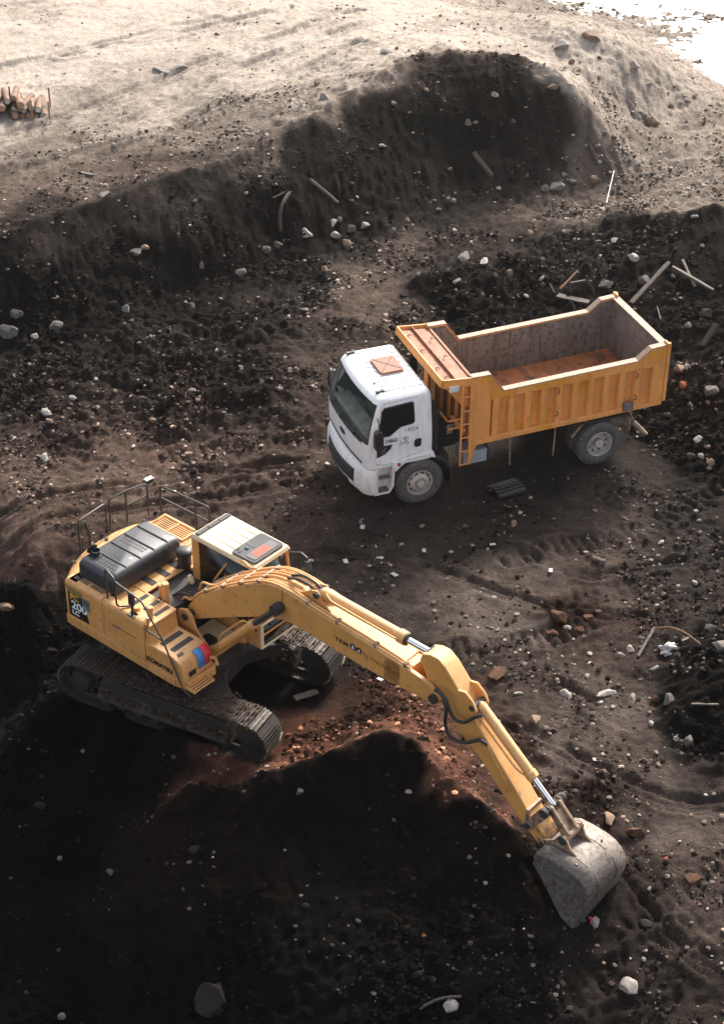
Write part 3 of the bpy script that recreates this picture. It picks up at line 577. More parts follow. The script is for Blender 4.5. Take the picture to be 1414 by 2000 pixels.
for y in (-.93, .78):
    cl = MB(); cl.box(.66, .86, y-.03, y+.03, 2.69, 2.735); cl.box(.68, .72, y-.06, y+.06, 2.7, 2.745); cl.box(.8, .84, y-.05, y+.05, 2.69, 2.73); cl.build('visor_bracket', M['black'], cab, .008)
MB().box(.74, .78, .42, .47, 2.715, 2.745).build('roof_clip', M['black'], cab, .006)
# doors with windows, mirrors, handles
def side_panel(sd, pts, off0, off1):
    m = MB()
    def P(x, z, o): return (x, sd*(interp(z, HWD)+o), z)
    n = len(pts); vs = [P(x, z, off0) for x, z in pts]+[P(x, z, off1) for x, z in pts]
    return m.add(vs, [tuple(range(n)), tuple(range(n, 2*n))]+[(i, (i+1) % n, n+(i+1) % n, n+i) for i in range(n)])
for sd in (1, -1):
    dp = [(1.0, 1.22), (1.03, 1.5), (1.0, 1.85), (.93, 2.15), (.84, 2.5), (.80, 2.575), (.05, 2.6), (.02, 2.55), (-.05, 1.36), (.05, 1.31), (.3, 1.27), (.62, 1.18), (.75, 1.15)]
    door = side_panel(sd, dp, -.02, .007).build('door', M['white'], cab, .006)
    gp = [(1.005, 1.21), (1.036, 1.5), (1.006, 1.85), (.936, 2.15), (.846, 2.505), (.806, 2.583), (.046, 2.608), (.013, 2.555), (-.058, 1.355), (.05, 1.303), (.3, 1.263), (.62, 1.172), (.755, 1.142)]
    side_panel(sd, gp, -.02, .0015).build('door_gap', M['black'], cab)
    wp_ = [(.955, 1.90), (.86, 2.42), (.80, 2.50), (.17, 2.53), (.135, 2.49), (.125, 2.08), (.16, 2.03), (.45, 2.0), (.60, 1.90), (.70, 1.84), (.93, 1.85)]
    side_panel(sd, wp_, 0, .011).build('window_seal', M['black'], door, .004)
    wq = [(.925, 1.92), (.84, 2.39), (.785, 2.465), (.19, 2.495), (.165, 2.47), (.155, 2.09), (.18, 2.06), (.46, 2.03), (.62, 1.92), (.71, 1.875), (.91, 1.88)]
    side_panel(sd, wq, .004, .0135).build('window_pane', M['glassdark'], door)
    side_panel(sd, [(.15, 1.50), (.15, 1.62), (.11, 1.66), (.0, 1.66), (-.01, 1.62), (-.01, 1.50), (.03, 1.46), (.11, 1.46)], 0, .016).build('door_handle', M['black'], door, .006)
    side_panel(sd, [(.99, 1.37), (.99, 1.64), (.64, 1.64), (.68, 1.54), (.80, 1.43)], 0, .012).build('black_trim_panel', M['black'], cab, .004)
    mr = MB(); mr.prism([(.92, 1.72), (.93, 2.08), (.98, 2.13), (1.06, 2.13), (1.10, 2.08), (1.10, 1.72), (1.06, 1.66), (.96, 1.66)], 'y', sd*1.29, sd*1.42); mr.tube([(1.0, sd*1.35, 2.12), (1.0, sd*1.34, 2.28), (.96, sd*1.14, 2.3)], .015, 6)
    mr.build('side_mirror', M['black'], cab, .025)
text('lettering', 'CARGO', .115, M['letter'], cab, (.79, 1.2045, 1.70), (-1, 0, 0), (0, 0, 1), .27, .002)
text('model_number', '1826', .12, M['lettergrey'], cab, (.36, 1.1965, 1.885), (-1, 0, 0), (0, -.12, 1), .30, .0, 1.25)
text('trim_lettering', 'Power', .05, M['lettergrey'], cab, (.95, 1.2085, 1.565), (-1, 0, 0), (0, 0, 1), .2)
em = MB(); rng = random.Random(3)
for i in range(46):
    a = rng.random()*6.283; q = .125*math.sqrt(rng.random()); cx, cz_ = .36+q*math.cos(a), 1.68+q*math.sin(a); s_ = rng.uniform(.008, .018); b = rng.random()*3
    em.add([(cx+s_*math.cos(b+k*1.57), 1.2055, cz_+s_*math.sin(b+k*1.57)*(.5 if k % 2 else 1)) for k in range(4)], [(0, 1, 2, 3)])
M['confetti'] = None
k = NT('door_emblem'); g = k.n('NewGeometry'); k.l(k.ramp(g.outputs['Random Per Island'], [(0., (.35, .36, .3)), (.25, (.12, .16, .3)), (.45, (.3, .38, .2)), (.65, (.5, .42, .12)), (.85, (.16, .2, .2)), (1., (.4, .2, .12))]), k.b.inputs['Base Color'])
em.build('round_emblem', k.m, cab, fix=False, solid=.002)
tc_ = MB(); tc_.tube([(.84+.04*math.cos(t), 1.2095, 1.50+.04*math.sin(t)) for t in np.linspace(0, 6.28, 16, endpoint=False)], .006, 5, True); tc_.build('trim_badge', M['lettergrey'], cab)
# nose: emblem, slit, wipers, white side fender, bumper, grille, lamps, steps
nose = lambda y, z, o=0.: (interp(z, XF)-BUL*(y/interp(z, HWD))**2+o, y, z)
eo = MB(); n = 20; vs = [nose(.155*math.cos(2*math.pi*i/n)-.02, 1.42+.055*math.sin(2*math.pi*i/n), .012) for i in range(n)]+[nose(.155*math.cos(2*math.pi*i/n)-.02, 1.42+.055*math.sin(2*math.pi*i/n), -.01) for i in range(n)]
eo.add(vs, [tuple(range(n)), tuple(range(n, 2*n))]+[(i, (i+1) % n, n+(i+1) % n, n+i) for i in range(n)]); eo.build('nose_emblem', M['black'], cab)
sl_ = MB(); sl_.grid([[nose(y, z+.03*(abs(y)/.9)**2*0, .006) for y in np.linspace(-.92, .92, 21)] for z in (1.13, 1.185)]); sl_.build('nose_slit', M['black'], cab, fix=False, solid=.006)
wpz = MB()
wpz.grid([[nose(y, z, .012) for y in np.linspace(-.93, .93, 21)] for z in (1.66, 1.71)])
wpz.build('wiper_cowl', M['black'], cab, fix=False, solid=.02)
for y0, y1 in ((-.75, -.1), (-.05, .62)):
    wv = MB(); wv.tube([nose(y0+(y1-y0)*t, 1.73+.035*t, .035) for t in np.linspace(0, 1, 8)], .012, 6); wv.cyl(nose(y1, 1.68, .01), nose(y1, 1.77, .045), .02, 8); wv.build('wiper', M['black'], cab)
def bump_sec(z, fx, w, xr):
    P = [(xr, -w)]; rc = .32
    for t in np.linspace(0, 1, 8): a = t*math.pi/2; P.append((fx-.12-.24+.24*math.sin(a), -w+rc*(1-math.cos(a))))
    for t in np.linspace(0, 1, 13)[1:-1]: y = (w-rc)*(2*t-1); P.append((fx-.12*(y/(w-rc))**2, y))
    for t in np.linspace(1, 0, 8): a = t*math.pi/2; P.append((fx-.12-.24+.24*math.sin(a), w-rc*(1-math.cos(a))))
    P.append((xr, w)); return [(x, y, z) for x, y in P]
bs = [bump_sec(.40, 1.30, 1.12, 1.0), bump_sec(.44, 1.37, 1.17, 1.0), bump_sec(.60, 1.41, 1.2, 1.0), bump_sec(.85, 1.40, 1.205, 1.0), bump_sec(1.0, 1.36, 1.2, 1.0), bump_sec(1.06, 1.31, 1.19, 1.0), bump_sec(1.08, 1.2, 1.15, 1.0)]
bp = MB(); bp.grid(bs); bp.add(bs[0], [tuple(range(len(bs[0])))]); bp.add(bs[-1], [tuple(range(len(bs[0])))]); bumper = bp.build('bumper', M['whitespray'], truck, ang=40)
def bfront(y, z, o): 
    fx = np.interp(z, [.40, .44, .6, .85, 1.0, 1.06], [1.30, 1.37, 1.41, 1.40, 1.36, 1.31]); return (fx-.12*(y/.88)**2+o, y, z)
gr = MB(); gr.grid([[bfront(y, z, .006) for y in np.linspace(-.74, .74, 17)] for z in (.60, .7, .8, .90)]); grille = gr.build('grille', M['black'], bumper, fix=False, solid=.01)
for z in (.66, .73, .80, .86):
    s_ = MB(); s_.tube([bfront(y, z, .016) for y in np.linspace(-.72, .72, 13)], .011, 6); s_.build('grille_slat', M['dark'], grille)
g2 = MB(); g2.grid([[bfront(y, z, .006) for y in np.linspace(-.5, .5, 11)] for z in (.46, .54)]); g2.build('lower_air_slot', M['black'], bumper, fix=False, solid=.01)
for y0 in (.88, -.88):
    for dy, z in ((0, .88), (.13, .86), (.02, .74), (.04, .62)):
        y = y0+math.copysign(dy-.03, y0); a = V3((1.335-.10*(abs(y)/.88)**2-.10*max(0, abs(y)-.88), y, z)); dr = V3((.85, math.copysign(.5, y), 0))
        a = V3(bfront(min(abs(y), .9)*math.copysign(1, y), z, -.008-.35*max(0, abs(y)-.88)))
        MB().lathe([(.052, -.03), (.052, .01), (.04, .024), (.001, .028)], a, dr, 14).build('head_lamp', M['whitedirty'], bumper)
for sd in (1, -1):
    # white arch between cab and wheel, with a red marker lamp
    th = np.linspace(R(38), R(118), 12); ap = [(.03+.66*math.cos(t), .535+.66*math.sin(t)) for t in th]
    fp = [(.64, 1.10), (.64, 1.2), (-.30, 1.26), (-.34, 1.10)]+[p for p in ap[::-1] if p[0] > -.34]
    fe = MB(); fe.prism(fp, 'y', sd*1.12, sd*1.215); fender = fe.build('wheel_arch', M['whitespray'], truck, .012)
    MB().lathe([(.04, 0), (.04, .015), (.001, .03)], (.49, sd*1.215, 1.12), (0, sd, 0), 12).build('marker_lamp', M['lampred'], fender)
    mg = MB(); th = np.linspace(R(112), R(196), 14); c0 = (.0, .5)
    G = [[(c0[0]+rr*math.cos(t)*1.04, y, c0[1]+rr*math.sin(t)) for t in th] for rr, y in ((.70, sd*.85), (.72, sd*1.17), (.66, sd*1.21))]
    mg.grid(G); mg.build('mudguard', M['black'], truck, fix=False, solid=.02)
    # step well behind the bumper
    sw = MB(); sw.prism([(1.02, .42), (1.02, 1.06), (.94, 1.06), (.94, .47), (.70, .47), (.64, .60), (.62, 1.06), (.56, 1.06), (.58, .58), (.68, .42)], 'y', sd*1.0, sd*1.19); sw.box(.56, 1.02, sd*.95, sd*1.0, .44, 1.06)
    stp = sw.build('step_well', M['whitedirty'], truck, .01)
    for z, w_ in ((.475, .2), (.80, .12)):
        MB().box(.66, .94, sd*(1.19-w_), sd*1.185, z, z+.025).build('step_tread', M['liner'], stp, .004)
    mf = MB(); mf.box(-4.95, -3.55, sd*.75, sd*1.2, 1.13, 1.16); mf.build('rear_mudguard', M['dark'], truck, .01)
# behind the cab
bk = MB(); bk.box(-.42, -.33, -.9, .9, 1.1, 2.3); bk.cyl((-.5, .75, .7), (-.5, .75, 2.0), .08); bk.box(-.75, -.4, .55, 1.0, .55, .95); bk.cyl((-.6, -.7, 1.3), (-.6, -.7, 2.5), .09)
bk.build('air_intake_rack', M['dark'], truck, .012)
# --- tipper body
BW = 1.205
bed = bpy.data.objects.new('tipper_body', None); COL.objects.link(bed); bed.parent = truck
prof = [(-1.10, 1.25), (-1.10, 2.88), (-1.52, 2.87), (-1.84, 2.42), (-5.00, 2.48), (-5.30, 2.72), (-5.68, 2.74), (-5.68, 1.31)]
RX = [-1.60-.372*i for i in range(11)]
for sd in (1, -1):
    w = MB(); w.prism(prof, 'y', sd*(BW-.11), sd*(BW-.07)); w.build('side_wall', M['orange'], bed, .008)
    l_ = MB(); l_.prism([(-1.16, 1.42), (-1.16, 2.84), (-1.50, 2.84), (-1.82, 2.40), (-5.00, 2.46), (-5.28, 2.69), (-5.60, 2.71), (-5.60, 1.46)], 'y', sd*(BW-.11), sd*(BW-.118)); l_.build('inner_liner', M['liner'], bed)
    f = MB()
    f.prism([(-1.095, 1.30), (-1.095, 2.885), (-1.52, 2.875), (-1.62, 2.735), (-1.56, 2.26), (-1.56, 1.36)], 'y', sd*(BW-.07), sd*(BW+.035)); f.build('front_plate', M['orange'], bed, .01)
    f = MB(); f.prism([(-1.562, 2.265), (-1.618, 2.73), (-1.84, 2.425), (-5.00, 2.485), (-5.12, 2.58), (-5.12, 2.275)], 'y', sd*(BW-.07), sd*(BW+.033)); f.build('top_rail', M['orange'], bed, .012)
    f = MB(); f.prism([(-5.122, 1.37), (-5.122, 2.582), (-5.30, 2.725), (-5.68, 2.745), (-5.68, 1.37)][0:5], 'y', sd*(BW-.07), sd*(BW+.033)); 
    f = MB(); f.prism([(-5.38, 1.372), (-5.38, 2.275), (-5.122, 2.277), (-5.122, 2.582), (-5.30, 2.725), (-5.68, 2.745), (-5.68, 1.374)], 'y', sd*(BW-.07), sd*(BW+.036)); f.build('rear_plate', M['orange'], bed, .012)
    f = MB(); f.prism([(-1.12, 1.22), (-1.12, 1.298), (-1.562, 1.358), (-5.68, 1.37), (-5.68, 1.28)], 'y', sd*(BW-.07), sd*(BW+.045)); f.build('bottom_rail', M['orange'], bed, .01)
    me = None
    for i, x in enumerate(RX):
        f = MB(); f.hexa([(x, sd*(BW-.07), 1.362), (x-.17, sd*(BW-.07), 1.362), (x-.15, sd*(BW+.03), 1.362), (x-.02, sd*(BW+.03), 1.362), (x, sd*(BW-.07), 2.27), (x-.17, sd*(BW-.07), 2.27), (x-.15, sd*(BW+.03), 2.27), (x-.02, sd*(BW+.03), 2.27)]) if i < 10 else None
        if f.v: f.build('side_rib', M['orange'], bed, .008)
    cp = MB(); G = [(-1.10, 2.885), (-1.53, 2.875), (-1.85, 2.428), (-5.00, 2.488), (-5.30, 2.728), (-5.68, 2.748)]
    for (a, b), (c, d) in zip(G[:-1], G[1:]): cp.hexa([(a, sd*(BW-.122), b), (c, sd*(BW-.122), d), (c, sd*(BW+.04), d), (a, sd*(BW+.04), b), (a, sd*(BW-.122), b+.022), (c, sd*(BW-.122), d+.022), (c, sd*(BW+.04), d+.022), (a, sd*(BW+.04), b+.022)])
    cp.build('rim_cap', M['orange_edge'], bed, .006)
    MB().box(-3.07, -3.11, sd*(BW-.118), sd*(BW-.145), 1.46, 2.44).build('inner_post', M['liner'], bed, .006)
    bx_ = MB()
    for z in (2.18, 1.62):
        for x in (-4.98, -3.1):
            bx_.tube([(x, sd*(BW+.04), z+.06), (x-.03, sd*(BW+.075), z+.02), (x-.03, sd*(BW+.075), z-.05), (x+.03, sd*(BW+.05), z-.07)], .010, 6)
    bx_.build('tarp_hooks', M['dark'], bed)
    MB().box(-4.72, -4.98, sd*(BW+.046), sd*(BW+.06), 1.30, 1.52).build('patch_plate', M['liner'], bed, .005)
hb = MB(); hb.box(-1.16, -1.10, -BW+.03, BW-.03, 1.25, 2.86); hb.build('headboard', M['rustplate'], bed, .006)
ft = MB()
for x in np.linspace(-.95, -1.07, 1): 
    for y in np.linspace(-.95, .95, 6): ft.box(-1.10, -1.04, y-.04, y+.04, 1.35, 2.7)
ft.build('headboard_posts', M['orange'], bed, .008)
fl = MB(); fl.box(-1.16, -5.64, -BW+.118, BW-.118, 1.38, 1.43); floor_ = fl.build('bed_floor', M['rustfloor'], bed)
sf = MB()
for sd in (1, -1): sf.box(-1.1, -5.6, sd*.38, sd*.5, 1.05, 1.38)
for x in np.linspace(-1.3, -5.5, 9): sf.box(x-.05, x+.05, -1.1, 1.1, 1.24, 1.375)
sf.build('floor_bearers', M['dark'], bed, .008)
tg = MB(); tg.box(-5.685, -5.73, -BW+.0, BW, 1.33, 2.72)
for z in (1.45, 1.9, 2.35): tg.box(-5.73, -5.79, -BW+.05, BW-.05, z-.07, z+.07)
for y in (-1.12, -.4, .4, 1.12): tg.box(-5.73, -5.785, y-.06, y+.06, 1.35, 2.7)
gate = tg.build('tailgate', M['orange'], bed, .01)
MB().box(-5.60, -5.685, -BW+.12, BW-.12, 1.44, 2.70).build('tailgate_liner', M['liner'], gate)
MB().box(-5.58, -5.75, -BW-.02, BW+.02, 2.722, 2.752).build('tailgate_cap', M['orange_edge'], gate, .006)
for sd in (1, -1): 
    c_ = MB(); c_.box(-5.685, -5.77, sd*(BW-.02), sd*(BW+.05), 1.36, 2.80); c_.cyl((-5.70, sd*(BW-.12), 2.78), (-5.70, sd*(BW+.07), 2.78), .035, 10); c_.build('tailgate_hinge', M['orange'], gate, .01)
# canopy over the cab gap: a shallow tray with upturned lips
cn = MB(); cn.hexa([(-1.10, -BW, 2.80), (-.44, -BW, 2.86), (-.44, BW, 2.86), (-1.10, BW, 2.80), (-1.10, -BW, 2.83), (-.44, -BW, 2.89), (-.44, BW, 2.89), (-1.10, BW, 2.83)])
can = cn.build('canopy', M['rustplate'], bed, .006)
lp = MB(); lp.hexa([(-.44, -BW-.03, 2.78), (-.38, -BW-.03, 2.80), (-.38, BW+.03, 2.80), (-.44, BW+.03, 2.78), (-.45, -BW-.03, 2.97), (-.41, -BW-.03, 2.98), (-.41, BW+.03, 2.98), (-.45, BW+.03, 2.97)]); lp.build('canopy_lip', M['orange'], can, .015)
for sd in (1, -1):
    q = MB(); q.prism([(-.45, 2.76), (-1.09, 2.70), (-1.09, 2.90), (-.45, 2.965)], 'y', sd*BW, sd*(BW+.035)); q.build('canopy_side', M['orange'], can, .008)
    q = MB(); q.prism([(-.5, 2.755), (-1.09, 2.70), (-1.09, 2.15), (-.98, 2.15)], 'y', sd*(BW-.12), sd*(BW-.08)); q.build('canopy_gusset', M['orange'], can, .006)
MB().box(-.74, -.765, -BW+.01, BW-.01, 2.86, 2.925).build('canopy_rib', M['rustplate'], can, .005)
un = MB(); un.hexa([(-1.095, -BW+.1, 2.2), (-.95, -BW+.1, 2.2), (-.95, BW-.1, 2.2), (-1.095, BW-.1, 2.2), (-1.095, -BW+.1, 2.79), (-.5, -BW+.1, 2.84), (-.5, BW-.1, 2.84), (-1.095, BW-.1, 2.79)]); un.build('canopy_underside', M['orange'], can, .01)
for x, y in ((-.55, -.9), (-.56, -.2), (-.57, .6), (-.92, .2), (-.95, -.6), (-.6, 1.0)): MB().tube([(x, y, 2.86), (x, y, 2.91), (x-.02, y+.04, 2.93), (x-.05, y+.05, 2.90)], .012, 6).build('canopy_hook', M['linkage'], can)
MB().box(-.58, -.80, BW+.02, BW+.075, 2.66, 2.79).build('white_lamp_box', M['lampwhite'], can, .012)
# ladder
ld = bpy.data.objects.new('ladder', None); COL.objects.link(ld); ld.parent = truck
for x in (-.89, -1.09): MB().box(x-.018, x+.018, 1.225, 1.27, .78, 2.80).build('ladder_rail', M['orange'], ld, .006)
rung = MB(); rung.box(-1.09, -.89, 1.235, 1.26, -.014, .014); r0 = rung.build('rung', M['orange'], ld, .005); r0.location.z = 2.47
for z in (2.12, 1.80, 1.47, 1.13, .80): q = r0.copy(); COL.objects.link(q); q.parent = ld; q.location.z = z
br = MB(); br.prism([(-1.11, 1.22), (-1.11, .80), (-1.14, .80), (-1.27, 1.22)], 'y', 1.21, 1.24); br.box(-.66, -1.09, 1.0, 1.03, 1.78, 1.82); br.box(-.66, -.7, .6, 1.03, 1.78, 1.82); br.box(-.7, -1.09, 1.0, 1.03, 1.58, 1.62); br.box(-.9, -1.0, .6, 1.23, 1.62, 1.66); br.build('ladder_bracket', M['orange'], ld, .005)
tk = MB(); tk.box(-1.05, -1.60, .62, 1.1, .66, .98); tk.build('battery_box', M['tank'], truck, .03)
MB().cyl((-1.62, .88, .82), (-1.68, .88, .82), .16, 20).build('tank_end', M['dark'], truck)
us = MB()
for x, dx in ((-2.12, -.02), (-3.2, .03)): us.tube(arc([(x, .95, 1.2), (x, 1.1, 1.1), (x+dx, 1.12, .45)], 4, .08), .022, 6)
us.tube([(-3.93, 1.12, 1.2), (-3.6, 1.12, .82)], .03, 6); us.build('guard_stays', M['linkage'], truck)
ue = MB(); ue.tube([(-4.85, 1.05, 1.2), (-5.02, 1.1, .95), (-5.02, 1.1, .66)], .03, 6); ue.tube([(-5.05, .9, 1.2), (-5.15, 1.0, .85)], .03, 6); ue.cyl((-5.15, 1.02, .83), (-5.42, 1.18, .52), .055, 12); ue.build('underrun_bar', M['linkage'], truck)
# ------------------------------------------------------------------ tracked excavator (x forward from the swing centre, y to its left)
exc = thing('excavator', 'yellow tracked excavator reaching its bucket down beside the dark spoil mound', 'excavator', (EXC[0], EXC[1], EXC[2]-.02), EXC[3])
Y = M['yellow']
# --- undercarriage, turned a little against the house
def group(name, parent, rz=0., loc=(0, 0, 0)):
    e = bpy.data.objects.new(name, None); COL.objects.link(e); e.parent = parent; e.location = loc; e.rotation_euler.z = rz; e.empty_display_size = .2; return e
uc = group('undercarriage', exc, UCYAW, (0, -.05, 0))
cb = MB(); cb.lathe([(.72, .62), (.72, 1.0), (.66, 1.02), (.66, 1.14)], (0, 0, 0), (0, 0, 1), 40)
for sd in (1, -1):                                     # X-shaped legs with an arched front edge
    th = np.linspace(0, math.pi, 12)
    out = [(1.25*1.0, sd*.98)]+[(.62+.38*(1-math.sin(t))+.0, sd*(.98-.98*(t/math.pi))) for t in th]
    cb.prism([(1.32, sd*.95), (1.05, sd*.72), (.78, sd*.45), (.66, sd*.12), (.66, 0), (-.66, 0), (-.66, sd*.12), (-.78, sd*.45), (-1.05, sd*.72), (-1.32, sd*.95)], 'z', .52, .84)
cb.box(-.7, .7, -.75, .75, .46, .60)
cb.build('car_body', M['track'], uc, .03)
XI, ZC, RC = 1.80, .47, .395                           # idler/sprocket centres and chain radius
sm = MB(); w2 = .30
sm.box(-.088, .088, -w2, w2, 0, .022)
for x in (-.075, 0, .068): sm.box(x-.008, x+.008, -w2, w2, .022, .05)
shoe_me = None
def chain_pt(s):
    Lh = 2*XI; La = math.pi*RC; s %= 2*(Lh+La)
    if s < Lh: return (-XI+s, ZC+RC, 0.)
    s -= Lh
    if s < La: a = s/RC; return (XI+RC*math.sin(a), ZC+RC*math.cos(a), a)
    s -= La
    if s < Lh: return (XI-s, ZC-RC, math.pi)
    s -= Lh; a = s/RC; return (-XI-RC*math.sin(a), ZC-RC*math.cos(a), math.pi+a)
per = 2*(2*XI+math.pi*RC); NSH = 52
for sd in (1, -1):
    tr = group('track', uc, 0, (0, sd*1.22, 0))
    for i in range(NSH):
        x, z, a = chain_pt(i*per/NSH+.03)
        if shoe_me is None:
            o = sm.build('track_shoe', M['shoe'], tr, .004, 1); shoe_me = o.data
        else:
            o = put('track_shoe', shoe_me, tr)
        o.location = (x, 0, z); o.rotation_euler = (random.uniform(-.006, .006), a, 0)
    ln = MB()
    for i in range(NSH):
        x, z, a = chain_pt(i*per/NSH+.03); c, s = math.cos(a), math.sin(a)
        for y in (-.09, .09):
            ln.hexa([(x+c*px+s*pz, y+py, z-s*px+c*pz) for pz in (-.09, 0) for px, py in ((-.09, -.025), (.09, -.025), (.09, .025), (-.09, .025))])
    ln.build('chain_links', M['track'], tr)
    fr = MB(); fr.prism([(-1.35, .20), (1.35, .20), (1.42, .32), (1.35, .58), (1.05, .66), (-1.1, .66), (-1.4, .55)], 'y', -.16, .16); fr.hexa([(-1.4, sd*.15, .22), (1.4, sd*.15, .22), (1.4, sd*.28, .24), (-1.4, sd*.28, .24), (-1.4, sd*.15, .46), (1.4, sd*.15, .46), (1.4, sd*.25, .33), (-1.4, sd*.25, .33)])
    fr.build('track_frame', M['track'], tr, .02)
    for x in np.linspace(-1.3, 1.3, 8): MB().cyl((x, -.2, .17), (x, .2, .17), .10, 14).build('bottom_roller', M['track'], tr)
    for x in (-.7, .7): MB().cyl((x, -.16, .76), (x, .16, .76), .07, 12).build('carrier_roller', M['track'], tr)
    MB().lathe([(.08, -.12), (.30, -.10), (.33, -.03), (.33, .03), (.30, .10), (.08, .12)], (XI, 0, ZC), (0, 1, 0), 28).build('idler', M['track'], tr)
    sp = MB(); n = 42; sp.prism([(-XI+(.34 if (i//2) % 2 else .29)*math.cos(2*math.pi*i/n), ZC+(.34 if (i//2) % 2 else .29)*math.sin(2*math.pi*i/n)) for i in range(n)], 'y', -.05, .05)
    sp.lathe([(.22, 0), (.24, .1*sd), (.2, .22*sd), (.001, .25*sd)], (-XI, 0, ZC), (0, 1, 0), 24, False); sp.build('sprocket', M['track'], tr)
# mud caked on tracks and car body
def mud_lumps(n, gen, seed):
    m = MB(); g = random.Random(seed); bm = bmesh.new(); bmesh.ops.create_icosphere(bm, subdivisions=1, radius=1); bv = [tuple(q.co) for q in bm.verts]; bf = [tuple(x.index for x in f.verts) for f in bm.faces]; bm.free()
    for _ in range(n):
        x, y, z = gen(g); r = g.uniform(.015, .06); m.add([(x+a*r*g.uniform(.7, 1.4), y+b*r*g.uniform(.7, 1.4), z+c*r*.6) for a, b, c in bv], bf)
    return m
def on_track(g):
    sd = g.choice((1, -1)); x = g.triangular(-1.9, 2.1, 1.5); return (x, sd*1.22+g.uniform(-.3, .3), ZC+RC+.035 if x < 1.85 else ZC+.36)
mm_ = mud_lumps(420, on_track, 4).build('caked_mud', M['mud'], uc, smooth=False); mm_['kind'] = 'stuff'
mm_ = mud_lumps(300, lambda g: (g.uniform(-1.4, 1.5), g.choice((-1, 1))*g.uniform(.7, 1.05), g.uniform(.6, .86) if g.random() < .7 else .5), 5).build('caked_mud', M['mud'], uc, smooth=False); mm_['kind'] = 'stuff'
mm_ = mud_lumps(200, lambda g: (g.uniform(-1.35, 1.4), -1.22-g.uniform(.14, .29), g.uniform(.3, .45)), 6).build('caked_mud', M['mud'], uc, smooth=False); mm_['kind'] = 'stuff'
# --- house
hs_ = group('house', exc)
def rrect(x0, x1, y0, y1, r, n=5):
    P = []
    for cx, cy, a in ((x1-r, y1-r, 0), (x0+r, y1-r, 90), (x0+r, y0+r, 180), (x1-r, y0+r, 270)):
        P += [(cx+r*math.cos(R(a+90*t)), cy+r*math.sin(R(a+90*t))) for t in np.linspace(0, 1, n)]
    return P
dk = MB(); dk.prism([(-2.15, -1.36), (.62, -1.36), (.90, -1.28), (.95, -.62), (.62, -.50), (.62, .30), (.75, .36), (.75, 1.30), (-2.15, 1.34)], 'z', 1.14, 1.34); dk.build('revolving_frame', Y, hs_, .025)
sk_ = MB(); sk_.prism([(-2.2, 1.20), (.66, 1.185), (.66, 1.30), (-.1, 1.345), (-2.2, 1.40)], 'y', -1.385, -1.36); sk_.build('side_skirt', Y, hs_, .01)
# counterweight
cw = MB(); lv = [(1.18, 2.62), (1.28, 2.70), (1.75, 2.73), (2.05, 2.70), (2.17, 2.62), (2.215, 2.48)]
G = []
for z, rr in lv:
    row = []
    for t in np.linspace(-1, 1, 25):
        y = 1.37*t*(1 if z < 2.1 else (.985 if z < 2.2 else .95)); x = -rr+.52*abs(t)**2.6+.03*t*t; row.append((x, y, z))
    row = [(-2.12, row[0][1], z)]+row+[(-2.12, row[-1][1], z)]; G.append(row)
cw.grid(G); cw.add(G[0], [tuple(range(27))]); cw.add(G[-1], [tuple(range(27))]); cw.add([p for g in G for p in (g[0], g[-1])], [(0, 1, 3, 2), (2, 3, 5, 4), (4, 5, 7, 6), (6, 7, 9, 8), (8, 9, 11, 10)])
cwt = cw.build('counterweight', Y, hs_, ang=50)
for x, y in ((-2.42, -.9), (-2.5, .0), (-2.42, .9)):
    MB().lathe([(.04, 0), (.04, .03), (.02, .035)], (x, y, 2.21), (0, 0, 1), 10).build('lifting_boss', M['dark'], cwt)
# right-hand side panels and doors
def rpanel(x0, x1, z0, z1, name='side_door', mat=None):
    p = MB(); n = 6; P = [(-1.28, z0), (-1.365, z0), (-1.365, z1-.10)]+[(-1.365+.10*(1-math.cos(t)), z1-.10+.10*math.sin(t)) for t in np.linspace(0, math.pi/2, n)][1:]+[(-1.15, z1), (-1.15, z1-.02), (-1.28, z1-.12)]
    p.prism(P, 'x', x0, x1); return p.build(name, mat or Y, hs_, .008)
rpanel(-2.185, -1.205, 1.36, 2.215); door2 = rpanel(-1.195, -.105, 1.36, 2.20)
bd_ = MB(); bd_.box(-2.15, -.15, -1.27, 1.28, 1.34, 2.07); bd_.build('engine_bay', M['dark'], hs_)
lt = MB(); lt.box(-2.15, -.62, 1.28, 1.345, 1.36, 2.18); lt.build('left_side_door', Y, hs_, .02)
# decals
bk_ = MB(); bk_.add([(x, -1.3675, z) for x, z in ((-2.16, 1.42), (-1.58, 1.44), (-1.70, 1.95), (-1.73, 2.08), (-2.16, 2.10))], [(0, 1, 2, 3, 4)]); bk_.build('black_decal', M['letter'], hs_, fix=False, solid=.002)
for z in (1.99, 2.05): 
    q = MB(); q.add([(x, -1.3695, zz) for x, zz in ((-2.16, z), (-1.71, z-.01), (-1.715, z+.008), (-2.16, z+.016))], [(0, 1, 2, 3)]); q.build('decal_stripe', M['lettery'], hs_, fix=False, solid=.001)
text('series_lettering', 'PC', .18, M['lettery'], hs_, (-2.05, -1.3705, 1.83), (1, 0, 0), (0, 0, 1), .22, .004)
text('number_lettering', '200', .24, M['letterw'], hs_, (-2.04, -1.3705, 1.625), (1, 0, 0), (0, 0, 1), .42, .005)
text('suffix_lettering', 'LC', .14, M['letterw'], hs_, (-2.03, -1.3705, 1.49), (1, 0, 0), (0, 0, 1), .19, .004)
st_ = MB(); st_.box(-1.72, -1.53, -1.3715, -1.37, 1.73, 2.0); stk = st_.build('round_sticker_plate', M['greylight'], hs_)
